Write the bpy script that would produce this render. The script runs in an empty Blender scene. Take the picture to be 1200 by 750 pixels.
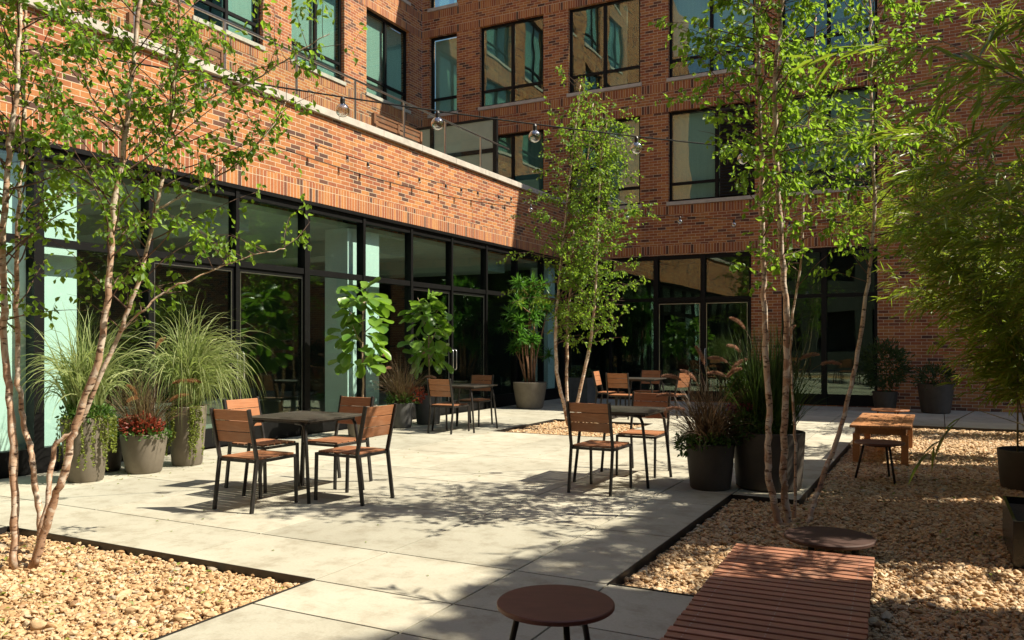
import bpy, math, random
import numpy as np
from mathutils import Vector

R = math.radians
random.seed(7)
rng = np.random.default_rng(7)
sc = bpy.context.scene
C = sc.collection

# ------------------------------------------------------------------ camera, world, sun, exposure
H_EYE = 1.42
HEAD = 27.6
cam_d = bpy.data.cameras.new('camera')
cam = bpy.data.objects.new('camera', cam_d)
C.objects.link(cam)
cam.location = (0, 0, H_EYE)
cam.rotation_euler = (R(90), 0, R(HEAD))
cam_d.sensor_width = 36
cam_d.lens = 956 / 1200 * 36
cam_d.shift_y = 28 / 1200
cam_d.clip_start = 0.05
cam_d.clip_end = 2000
sc.camera = cam

SUN_EL = 52.0
SUN_AZ = math.degrees(math.atan2(0.94, 0.34))      # degrees clockwise from +Y
TO_SUN = Vector((math.sin(R(SUN_AZ)) * math.cos(R(SUN_EL)), math.cos(R(SUN_AZ)) * math.cos(R(SUN_EL)), math.sin(R(SUN_EL))))
world = bpy.data.worlds.new('World')
sc.world = world
world.use_nodes = True
nt = world.node_tree
nt.nodes.clear()
sky = nt.nodes.new('ShaderNodeTexSky')
sky.sky_type = 'NISHITA'
sky.sun_disc = False
sky.sun_elevation = R(SUN_EL)
sky.sun_rotation = R(SUN_AZ)
bg = nt.nodes.new('ShaderNodeBackground')
bg.inputs['Strength'].default_value = 0.078
out = nt.nodes.new('ShaderNodeOutputWorld')
nt.links.new(sky.outputs[0], bg.inputs[0])
nt.links.new(bg.outputs[0], out.inputs[0])

sun_d = bpy.data.lights.new('sun', 'SUN')
sun_d.energy = 5.0
sun_d.angle = R(0.5)
sun_d.color = (1.0, 0.905, 0.74)
sun = bpy.data.objects.new('sun', sun_d)
C.objects.link(sun)
sun.location = (20, 10, 30)
sun.rotation_euler = TO_SUN.to_track_quat('Z', 'Y').to_euler()

sc.view_settings.view_transform = 'Standard'
sc.view_settings.look = 'None'
sc.view_settings.exposure = 0.97
sc.view_settings.gamma = 1.0
sc.cycles.use_denoising = True
sc.cycles.max_bounces = 10
sc.cycles.transparent_max_bounces = 16
sc.cycles.diffuse_bounces = 4
sc.cycles.caustics_reflective = False
sc.cycles.caustics_refractive = False

# ------------------------------------------------------------------ materials
def new_mat(name):
    m = bpy.data.materials.new(name)
    m.use_nodes = True
    t = m.node_tree
    t.nodes.clear()
    o = t.nodes.new('ShaderNodeOutputMaterial')
    return m, t, o

def N(t, kind, **kw):
    n = t.nodes.new(kind)
    for k, v in kw.items():
        if k in n.inputs:
            n.inputs[k].default_value = v
        else:
            setattr(n, k, v)
    return n

def L(t, a, b): t.links.new(a, b)

def ramp(t, fac, stops):
    r = t.nodes.new('ShaderNodeValToRGB')
    e = r.color_ramp.elements
    while len(e) > 1: e.remove(e[-1])
    e[0].position = stops[0][0]; e[0].color = (*stops[0][1], 1)
    for p, c in stops[1:]:
        x = e.new(p); x.color = (*c, 1)
    L(t, fac, r.inputs[0])
    return r

def mixc(t, fac, a, b, mode='MIX'):
    m = t.nodes.new('ShaderNodeMix')
    m.data_type = 'RGBA'; m.blend_type = mode
    for s, v in ((m.inputs[0], fac), (m.inputs[6], a), (m.inputs[7], b)):
        if isinstance(v, (int, float)): s.default_value = v
        elif isinstance(v, tuple): s.default_value = (*v, 1)
        else: L(t, v, s)
    return m.outputs[2]

def bump(t, h, strength, dist):
    b = t.nodes.new('ShaderNodeBump')
    b.inputs['Strength'].default_value = strength
    b.inputs['Distance'].default_value = dist
    L(t, h, b.inputs['Height'])
    return b.outputs[0]

def simple(name, col, rough=0.6, noise=0.15, scale=8.0, metallic=0.0, bmp=0.0, coat=0.0, stretch=(1, 1, 1)):
    m, t, o = new_mat(name)
    tc = N(t, 'ShaderNodeTexCoord')
    mp = N(t, 'ShaderNodeMapping'); mp.inputs['Scale'].default_value = stretch
    L(t, tc.outputs['Object'], mp.inputs[0])
    nz = N(t, 'ShaderNodeTexNoise', Scale=scale, Detail=6.0, Roughness=0.65)
    L(t, mp.outputs[0], nz.inputs['Vector'])
    lo = tuple(c * (1 - noise * 1.6) for c in col); hi = tuple(min(1, c * (1 + noise * 1.6)) for c in col)
    r = ramp(t, nz.outputs[0], [(0.3, lo), (0.7, hi)])
    p = N(t, 'ShaderNodeBsdfPrincipled', Roughness=rough, Metallic=metallic)
    p.inputs['Coat Weight'].default_value = coat
    L(t, r.outputs[0], p.inputs['Base Color'])
    if bmp: L(t, bump(t, nz.outputs[0], 0.6, bmp), p.inputs['Normal'])
    L(t, p.outputs[0], o.inputs[0])
    return m

def brick_mat(name, soldier=False, tint=1.0):
    m, t, o = new_mat(name)
    tc = N(t, 'ShaderNodeTexCoord')
    sep = N(t, 'ShaderNodeSeparateXYZ'); L(t, tc.outputs['Object'], sep.inputs[0])
    g = N(t, 'ShaderNodeNewGeometry')
    sn = N(t, 'ShaderNodeSeparateXYZ'); L(t, g.outputs['True Normal'], sn.inputs[0])
    ab = N(t, 'ShaderNodeMath', operation='ABSOLUTE'); L(t, sn.outputs[0], ab.inputs[0])
    gt = N(t, 'ShaderNodeMath', operation='GREATER_THAN'); L(t, ab.outputs[0], gt.inputs[0]); gt.inputs[1].default_value = 0.5
    mx = N(t, 'ShaderNodeMix'); mx.data_type = 'FLOAT'
    L(t, gt.outputs[0], mx.inputs[0]); L(t, sep.outputs[0], mx.inputs[2]); L(t, sep.outputs[1], mx.inputs[3])
    cb = N(t, 'ShaderNodeCombineXYZ')
    if soldier:
        L(t, sep.outputs[2], cb.inputs[0]); L(t, mx.outputs[0], cb.inputs[1])
    else:
        L(t, mx.outputs[0], cb.inputs[0]); L(t, sep.outputs[2], cb.inputs[1])
    # slight wander so courses are not ruler straight
    wn = N(t, 'ShaderNodeTexNoise', Scale=2.5, Detail=2.0); L(t, cb.outputs[0], wn.inputs['Vector'])
    vm = N(t, 'ShaderNodeVectorMath', operation='MULTIPLY_ADD'); L(t, wn.outputs[1], vm.inputs[0])
    vm.inputs[1].default_value = (0.010, 0.008, 0); L(t, cb.outputs[0], vm.inputs[2])
    br = N(t, 'ShaderNodeTexBrick')
    br.offset = 0.0 if soldier else 0.5
    br.inputs['Color1'].default_value = (0, 0, 0, 1); br.inputs['Color2'].default_value = (1, 1, 1, 1)
    br.inputs['Mortar'].default_value = (0.5, 0.5, 0.5, 1)
    br.inputs['Scale'].default_value = 1.0
    br.inputs['Mortar Size'].default_value = 0.0055
    br.inputs['Mortar Smooth'].default_value = 0.25
    br.inputs['Brick Width'].default_value = 0.215
    br.inputs['Row Height'].default_value = 0.07
    L(t, vm.outputs[0], br.inputs['Vector'])
    c = ramp(t, br.outputs[0], [(0.0, (0.10, 0.045, 0.03)), (0.09, (0.16, 0.065, 0.036)), (0.16, (0.32, 0.10, 0.045)),
                                (0.45, (0.45, 0.155, 0.050)), (0.78, (0.56, 0.24, 0.072)), (1.0, (0.38, 0.105, 0.038))])
    nz = N(t, 'ShaderNodeTexNoise', Scale=38.0, Detail=7.0, Roughness=0.7); L(t, tc.outputs['Object'], nz.inputs['Vector'])
    c2 = mixc(t, 0.45, c.outputs[0], ramp(t, nz.outputs[0], [(0.3, (0.45, 0.42, 0.4)), (0.7, (1, 1, 1))]).outputs[0], 'MULTIPLY')
    n2 = N(t, 'ShaderNodeTexNoise', Scale=0.55, Detail=5.0, Roughness=0.6); L(t, tc.outputs['Object'], n2.inputs['Vector'])
    c3 = mixc(t, 0.5, c2, ramp(t, n2.outputs[0], [(0.3, (0.72, 0.70, 0.68)), (0.7, (1, 1, 1))]).outputs[0], 'MULTIPLY')
    mp4 = N(t, 'ShaderNodeMapping'); mp4.inputs['Scale'].default_value = (3.5, 3.5, 0.22); L(t, tc.outputs['Object'], mp4.inputs[0])
    n4 = N(t, 'ShaderNodeTexNoise', Scale=1.0, Detail=6.0, Roughness=0.65); L(t, mp4.outputs[0], n4.inputs['Vector'])
    c3 = mixc(t, 0.7, c3, ramp(t, n4.outputs[0], [(0.32, (0.66, 0.62, 0.60)), (0.5, (1, 1, 1)), (0.72, (1, 1, 1)), (0.8, (1.0, 1.0, 1.0))]).outputs[0], 'MULTIPLY')
    mort = mixc(t, nz.outputs[0], (0.44, 0.34, 0.22), (0.68, 0.55, 0.38))
    c4 = mixc(t, br.outputs[1], c3, mort)
    if tint != 1.0: c4 = mixc(t, 1.0, c4, (tint, tint * 0.9, tint * 0.85), 'MULTIPLY')
    p = N(t, 'ShaderNodeBsdfPrincipled', Roughness=0.85)
    L(t, c4, p.inputs['Base Color'])
    h = N(t, 'ShaderNodeMath', operation='MULTIPLY_ADD'); L(t, br.outputs[1], h.inputs[0]); h.inputs[1].default_value = -1.0
    L(t, nz.outputs[0], h.inputs[2])
    L(t, bump(t, h.outputs[0], 0.7, 0.006), p.inputs['Normal'])
    L(t, p.outputs[0], o.inputs[0])
    return m

def leaf_mat(name, c1, c2, tr, amount=0.45, rough=0.5, third=None):
    m, t, o = new_mat(name)
    g = N(t, 'ShaderNodeNewGeometry')
    col = ramp(t, g.outputs['Random Per Island'], [(0.0, c1), (1.0, c2)] if third is None else [(0.0, c1), (0.72, c2), (0.80, third)]).outputs[0]
    trc = mixc(t, g.outputs['Random Per Island'], tuple(x * 0.8 for x in tr), tr)
    d = N(t, 'ShaderNodeBsdfPrincipled', Roughness=rough)
    d.inputs['Specular IOR Level'].default_value = 0.4
    L(t, col, d.inputs['Base Color'])
    tl = N(t, 'ShaderNodeBsdfTranslucent'); L(t, trc, tl.inputs[0])
    mx = N(t, 'ShaderNodeMixShader'); mx.inputs[0].default_value = amount
    L(t, d.outputs[0], mx.inputs[1]); L(t, tl.outputs[0], mx.inputs[2])
    L(t, mx.outputs[0], o.inputs[0])
    return m

def glass_mat(name, tint, base=0.06, boost=1.3, wob=0.0):
    m, t, o = new_mat(name)
    fr = N(t, 'ShaderNodeLayerWeight', Blend=0.5)
    pw = N(t, 'ShaderNodeMath', operation='POWER'); L(t, fr.outputs['Facing'], pw.inputs[0]); pw.inputs[1].default_value = 4.0
    ma = N(t, 'ShaderNodeMath', operation='MULTIPLY_ADD', use_clamp=True)
    L(t, pw.outputs[0], ma.inputs[0]); ma.inputs[1].default_value = boost; ma.inputs[2].default_value = base
    tr = N(t, 'ShaderNodeBsdfTransparent'); tr.inputs[0].default_value = (*tint, 1)
    gl = N(t, 'ShaderNodeBsdfGlossy', Roughness=0.0)
    gl.inputs['Color'].default_value = (0.80, 0.95, 0.80, 1)
    if wob:
        tc = N(t, 'ShaderNodeTexCoord')
        nz = N(t, 'ShaderNodeTexNoise', Scale=0.9, Detail=1.0); L(t, tc.outputs['Object'], nz.inputs['Vector'])
        L(t, bump(t, nz.outputs[0], 1.0, wob), gl.inputs['Normal'])
    mx = N(t, 'ShaderNodeMixShader')
    L(t, ma.outputs[0], mx.inputs[0]); L(t, tr.outputs[0], mx.inputs[1]); L(t, gl.outputs[0], mx.inputs[2])
    L(t, mx.outputs[0], o.inputs[0])
    return m

def paving_mat():
    m, t, o = new_mat('concrete_paving')
    tc = N(t, 'ShaderNodeTexCoord'); g = N(t, 'ShaderNodeNewGeometry')
    n1 = N(t, 'ShaderNodeTexNoise', Scale=0.9, Detail=6.0, Roughness=0.6); L(t, tc.outputs['Object'], n1.inputs['Vector'])
    n2 = N(t, 'ShaderNodeTexNoise', Scale=60.0, Detail=5.0, Roughness=0.7); L(t, tc.outputs['Object'], n2.inputs['Vector'])
    n3 = N(t, 'ShaderNodeTexNoise', Scale=4.5, Detail=8.0, Roughness=0.7); L(t, tc.outputs['Object'], n3.inputs['Vector'])
    base = ramp(t, n1.outputs[0], [(0.3, (0.39, 0.365, 0.285)), (0.5, (0.47, 0.445, 0.355)), (0.72, (0.53, 0.505, 0.41))]).outputs[0]
    isl = ramp(t, g.outputs['Random Per Island'], [(0, (0.77, 0.785, 0.79)), (1, (1, 1, 1))]).outputs[0]
    c = mixc(t, 1.0, base, isl, 'MULTIPLY')
    c = mixc(t, 0.5, c, ramp(t, n2.outputs[0], [(0.3, (0.72, 0.72, 0.70)), (0.65, (1, 1, 1))]).outputs[0], 'MULTIPLY')
    c = mixc(t, 0.6, c, ramp(t, n3.outputs[0], [(0.34, (0.60, 0.55, 0.48)), (0.52, (1, 1, 1))]).outputs[0], 'MULTIPLY')
    p = N(t, 'ShaderNodeBsdfPrincipled', Roughness=0.75)
    L(t, c, p.inputs['Base Color'])
    L(t, bump(t, n2.outputs[0], 0.35, 0.003), p.inputs['Normal'])
    L(t, p.outputs[0], o.inputs[0])
    return m

def wood_mat(name, c1, c2, along=(1, 14, 14), rough=0.5, sc_=6.0, vary=0.25, grey=0.35):
    m, t, o = new_mat(name)
    tc = N(t, 'ShaderNodeTexCoord'); g = N(t, 'ShaderNodeNewGeometry')
    mp = N(t, 'ShaderNodeMapping'); mp.inputs['Scale'].default_value = along
    L(t, tc.outputs['Object'], mp.inputs[0])
    nz = N(t, 'ShaderNodeTexNoise', Scale=sc_, Detail=7.0, Roughness=0.7, Distortion=0.4); L(t, mp.outputs[0], nz.inputs['Vector'])
    c = ramp(t, nz.outputs[0], [(0.28, c1), (0.72, c2)]).outputs[0]
    isl = ramp(t, g.outputs['Random Per Island'], [(0, (0.66, 0.64, 0.62)), (1, (1, 1, 1))]).outputs[0]
    c = mixc(t, 1.0, c, isl, 'MULTIPLY')
    oi = N(t, 'ShaderNodeObjectInfo')
    c = mixc(t, 1.0, c, ramp(t, oi.outputs['Random'], [(0, (1 - vary, 1 - vary, 1 - vary * .8)), (1, (1, 1, 1))]).outputs[0], 'MULTIPLY')
    n9 = N(t, 'ShaderNodeTexNoise', Scale=5.0, Detail=5.0); L(t, tc.outputs['Object'], n9.inputs['Vector'])
    c = mixc(t, ramp(t, n9.outputs[0], [(0.52, (0, 0, 0)), (0.8, (grey, grey, grey))]).outputs[0], c, (0.30, 0.24, 0.19))
    p = N(t, 'ShaderNodeBsdfPrincipled', Roughness=rough)
    L(t, c, p.inputs['Base Color']); L(t, bump(t, nz.outputs[0], 0.3, 0.002), p.inputs['Normal'])
    L(t, p.outputs[0], o.inputs[0])
    return m

def birch_mat():
    m, t, o = new_mat('birch_bark')
    tc = N(t, 'ShaderNodeTexCoord')
    mp = N(t, 'ShaderNodeMapping'); mp.inputs['Scale'].default_value = (16, 16, 50)
    L(t, tc.outputs['Object'], mp.inputs[0])
    nz = N(t, 'ShaderNodeTexNoise', Scale=1.0, Detail=5.0, Roughness=0.6); L(t, mp.outputs[0], nz.inputs['Vector'])
    n2 = N(t, 'ShaderNodeTexNoise', Scale=5.0, Detail=6.0); L(t, tc.outputs['Object'], n2.inputs['Vector'])
    base = ramp(t, n2.outputs[0], [(0.3, (0.30, 0.17, 0.10)), (0.5, (0.46, 0.30, 0.20)), (0.7, (0.58, 0.44, 0.32))]).outputs[0]
    n3 = N(t, 'ShaderNodeTexNoise', Scale=9.0, Detail=3.0, Distortion=1.0); L(t, tc.outputs['Object'], n3.inputs['Vector'])
    base = mixc(t, ramp(t, n3.outputs[0], [(0.5, (0, 0, 0)), (0.56, (1, 1, 1))]).outputs[0], base, (0.62, 0.52, 0.42))
    mk = ramp(t, nz.outputs[0], [(0.36, (0.16, 0.11, 0.09)), (0.45, (1, 1, 1))]).outputs[0]
    c = mixc(t, 1.0, base, mk, 'MULTIPLY')
    p = N(t, 'ShaderNodeBsdfPrincipled', Roughness=0.7)
    L(t, c, p.inputs['Base Color']); L(t, bump(t, nz.outputs[0], 0.5, 0.004), p.inputs['Normal'])
    L(t, p.outputs[0], o.inputs[0])
    return m

def pebble_mat():
    m, t, o = new_mat('river_pebbles')
    oi = N(t, 'ShaderNodeObjectInfo'); tc = N(t, 'ShaderNodeTexCoord')
    c = ramp(t, oi.outputs['Random'], [(0, (0.24, 0.13, 0.06)), (0.15, (0.40, 0.25, 0.115)), (0.4, (0.49, 0.335, 0.18)), (0.6, (0.57, 0.415, 0.245)),
                                       (0.8, (0.46, 0.26, 0.11)), (0.92, (0.62, 0.50, 0.32)), (1.0, (0.32, 0.26, 0.19))]).outputs[0]
    nz = N(t, 'ShaderNodeTexNoise', Scale=3.0, Detail=5.0); L(t, tc.outputs['Object'], nz.inputs['Vector'])
    c = mixc(t, 0.5, c, ramp(t, nz.outputs[0], [(0.3, (0.6, 0.55, 0.5)), (0.6, (1, 1, 1))]).outputs[0], 'MULTIPLY')
    p = N(t, 'ShaderNodeBsdfPrincipled', Roughness=0.6)
    L(t, c, p.inputs['Base Color']); L(t, p.outputs[0], o.inputs[0])
    return m

M = {}
M['brick'] = brick_mat('brick')
M['soldier'] = brick_mat('soldier_brick', soldier=True)
M['stone'] = simple('limestone_coping', (0.46, 0.42, 0.36), 0.8, 0.12, 5, bmp=0.002)
M['black'] = simple('black_aluminium', (0.006, 0.006, 0.006), 0.5, 0.2, 12)
M['black'].node_tree.nodes['Principled BSDF'].inputs['Specular IOR Level'].default_value = 0.2
M['blackmatt'] = simple('black_steel', (0.018, 0.016, 0.015), 0.42, 0.3, 20)
M['steel'] = simple('brushed_steel', (0.55, 0.54, 0.52), 0.3, 0.1, 30, metallic=1.0)
M['paving'] = paving_mat()
M['sub'] = simple('dark_bedding', (0.05, 0.042, 0.035), 0.95, 0.3, 30)
M['gravelbase'] = simple('gravel_bed', (0.20, 0.14, 0.085), 0.95, 0.35, 60, bmp=0.01)
M['pebble'] = pebble_mat()
M['glass'] = glass_mat('green_glass', (0.86, 0.96, 0.935), 0.07, 0.9, 0.003)
M['glass_up'] = glass_mat('window_glass', (0.79, 0.92, 0.885), 0.12, 0.9, 0.007)
M['glass_rail'] = glass_mat('clear_rail_glass', (0.93, 0.97, 0.95), 0.02, 0.3)
M['glass_frost'] = simple('frosted_glass', (0.22, 0.27, 0.23), 0.35, 0.06, 2)
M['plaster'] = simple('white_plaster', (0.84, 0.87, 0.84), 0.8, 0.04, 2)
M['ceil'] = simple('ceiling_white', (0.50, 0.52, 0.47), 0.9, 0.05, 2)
M['clad'] = simple('reflection_dark_wall', (0.05, 0.06, 0.05), 0.8, 0.2, 0.6)  # unseen walls coloured dark so the glass reflects dark
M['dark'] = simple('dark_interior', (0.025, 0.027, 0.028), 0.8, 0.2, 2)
M['intfloor'] = simple('interior_floor', (0.24, 0.23, 0.20), 0.35, 0.15, 4)
M['curtain'] = simple('pale_blind', (0.55, 0.60, 0.56), 0.85, 0.05, 3, stretch=(12, 12, 0.3))
M['darkcurtain'] = simple('grey_blind', (0.18, 0.25, 0.24), 0.85, 0.1, 3, stretch=(12, 12, 0.3))
M['chairwood'] = wood_mat('teak_slats', (0.32, 0.125, 0.048), (0.50, 0.22, 0.10), (1, 10, 10))
M['deckwood'] = wood_mat('ipe_deck', (0.44, 0.18, 0.105), (0.66, 0.34, 0.21), (1, 14, 10), 0.4)
M['stool_shaded'] = wood_mat('shade_coloured_disc', (0.17, 0.055, 0.035), (0.28, 0.10, 0.06), (1, 3, 3), 0.5, grey=0.04)  # shaded copy of the stool wood, shade put into its colour
M['stool_sunlit'] = wood_mat('sun_coloured_disc', (0.42, 0.17, 0.075), (0.55, 0.25, 0.12), (1, 5, 5), 0.5, grey=0.05)  # sunlit copy of the same stool wood, sunlight put into its colour
M['lowdisc'] = simple('rusted_steel_disc', (0.050, 0.022, 0.015), 0.75, 0.1, 7)
M['tablewood'] = wood_mat('orange_cedar', (0.46, 0.19, 0.07), (0.66, 0.33, 0.14), (12, 1, 12), 0.5)
M['tabletop'] = wood_mat('dark_slat_top', (0.035, 0.033, 0.028), (0.085, 0.078, 0.062), (1, 8, 8), 0.38, grey=0.0)
M['benchwood'] = wood_mat('bench_cedar', (0.20, 0.075, 0.035), (0.34, 0.14, 0.06), (10, 1, 10), 0.6)
M['pot'] = simple('taupe_planter', (0.17, 0.145, 0.11), 0.7, 0.14, 3.5, bmp=0.002)
M['potdark'] = simple('charcoal_planter', (0.055, 0.045, 0.036), 0.6, 0.2, 3.5, bmp=0.002)
M['potgrey'] = simple('grey_planter', (0.10, 0.10, 0.095), 0.7, 0.2, 3.5, bmp=0.002)
M['troughmat'] = simple('black_trough', (0.012, 0.012, 0.013), 0.25, 0.2, 3)
M['soil'] = simple('potting_soil', (0.035, 0.025, 0.018), 0.95, 0.4, 30, bmp=0.01)
M['birch'] = birch_mat()
M['twig'] = simple('birch_twig', (0.12, 0.07, 0.045), 0.8, 0.3, 10)
M['figtrunk'] = simple('fig_trunk', (0.30, 0.22, 0.15), 0.8, 0.3, 14)
M['caneb'] = simple('dracaena_cane', (0.26, 0.14, 0.08), 0.7, 0.35, 14)
M['birchleaf'] = leaf_mat('birch_leaf', (0.045, 0.125, 0.018), (0.125, 0.225, 0.028), (0.38, 0.62, 0.045), 0.48)
M['birchleafdark'] = leaf_mat('birch_leaf_deep', (0.045, 0.125, 0.020), (0.14, 0.24, 0.035), (0.40, 0.62, 0.05), 0.48)
M['bamboo'] = leaf_mat('bamboo_leaf', (0.035, 0.095, 0.014), (0.14, 0.21, 0.028), (0.36, 0.50, 0.035), 0.45, 0.42, (0.26, 0.18, 0.06))
M['bamboostem'] = simple('bamboo_culm', (0.17, 0.14, 0.05), 0.5, 0.35, 9)
M['grass_green'] = leaf_mat('striped_grass', (0.13, 0.20, 0.05), (0.42, 0.46, 0.20), (0.36, 0.46, 0.12), 0.4)
M['grass_purple'] = leaf_mat('purple_grass', (0.10, 0.045, 0.035), (0.20, 0.16, 0.07), (0.18, 0.12, 0.05), 0.3)
M['grass_dark'] = leaf_mat('dark_purple_grass', (0.045, 0.022, 0.018), (0.13, 0.10, 0.045), (0.14, 0.08, 0.04), 0.3)
M['grass_deep'] = leaf_mat('deep_green_grass', (0.025, 0.07, 0.014), (0.08, 0.13, 0.02), (0.12, 0.22, 0.03), 0.3)
M['plume'] = leaf_mat('grass_plume', (0.42, 0.22, 0.15), (0.58, 0.38, 0.27), (0.5, 0.3, 0.2), 0.4)
M['plumetan'] = leaf_mat('tan_plume', (0.36, 0.20, 0.09), (0.48, 0.28, 0.13), (0.4, 0.22, 0.1), 0.4)
M['figleaf'] = leaf_mat('fiddle_leaf', (0.07, 0.17, 0.025), (0.17, 0.30, 0.04), (0.26, 0.48, 0.035), 0.36, 0.35)
M['draleaf'] = leaf_mat('dracaena_leaf', (0.04, 0.13, 0.022), (0.10, 0.25, 0.035), (0.16, 0.40, 0.035), 0.35, 0.35)
M['vine'] = leaf_mat('trailing_vine', (0.16, 0.22, 0.03), (0.26, 0.30, 0.06), (0.3, 0.36, 0.05), 0.35)
M['herb'] = leaf_mat('green_herb', (0.04, 0.10, 0.015), (0.09, 0.18, 0.03), (0.12, 0.24, 0.03), 0.3)
M['redleaf'] = leaf_mat('red_foliage', (0.22, 0.03, 0.02), (0.40, 0.09, 0.04), (0.4, 0.08, 0.04), 0.3)
M['pinkflower'] = leaf_mat('pink_flower', (0.35, 0.04, 0.10), (0.5, 0.12, 0.2), (0.4, 0.1, 0.15), 0.3)
M['darkshrub'] = leaf_mat('dark_shrub', (0.022, 0.05, 0.014), (0.05, 0.09, 0.022), (0.07, 0.12, 0.02), 0.25)
M['rubber'] = simple('black_rubber', (0.006, 0.006, 0.006), 0.9, 0.1, 5)
M['bulb'] = None

def bulb_mat():
    m, t, o = new_mat('clear_bulb')
    tr = N(t, 'ShaderNodeBsdfTransparent'); tr.inputs[0].default_value = (0.9, 0.88, 0.84, 1)
    gl = N(t, 'ShaderNodeBsdfGlossy', Roughness=0.06)
    lw = N(t, 'ShaderNodeLayerWeight', Blend=0.45)
    ma = N(t, 'ShaderNodeMath', operation='MULTIPLY_ADD', use_clamp=True)
    L(t, lw.outputs['Facing'], ma.inputs[0]); ma.inputs[1].default_value = 0.8; ma.inputs[2].default_value = 0.25
    mx = N(t, 'ShaderNodeMixShader')
    L(t, ma.outputs[0], mx.inputs[0]); L(t, tr.outputs[0], mx.inputs[1]); L(t, gl.outputs[0], mx.inputs[2])
    L(t, mx.outputs[0], o.inputs[0])
    return m
M['bulb'] = bulb_mat()

# ------------------------------------------------------------------ mesh helpers
def nrm(v):
    v = np.asarray(v, float)
    return v / (np.linalg.norm(v, axis=-1, keepdims=True) + 1e-12)

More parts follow.
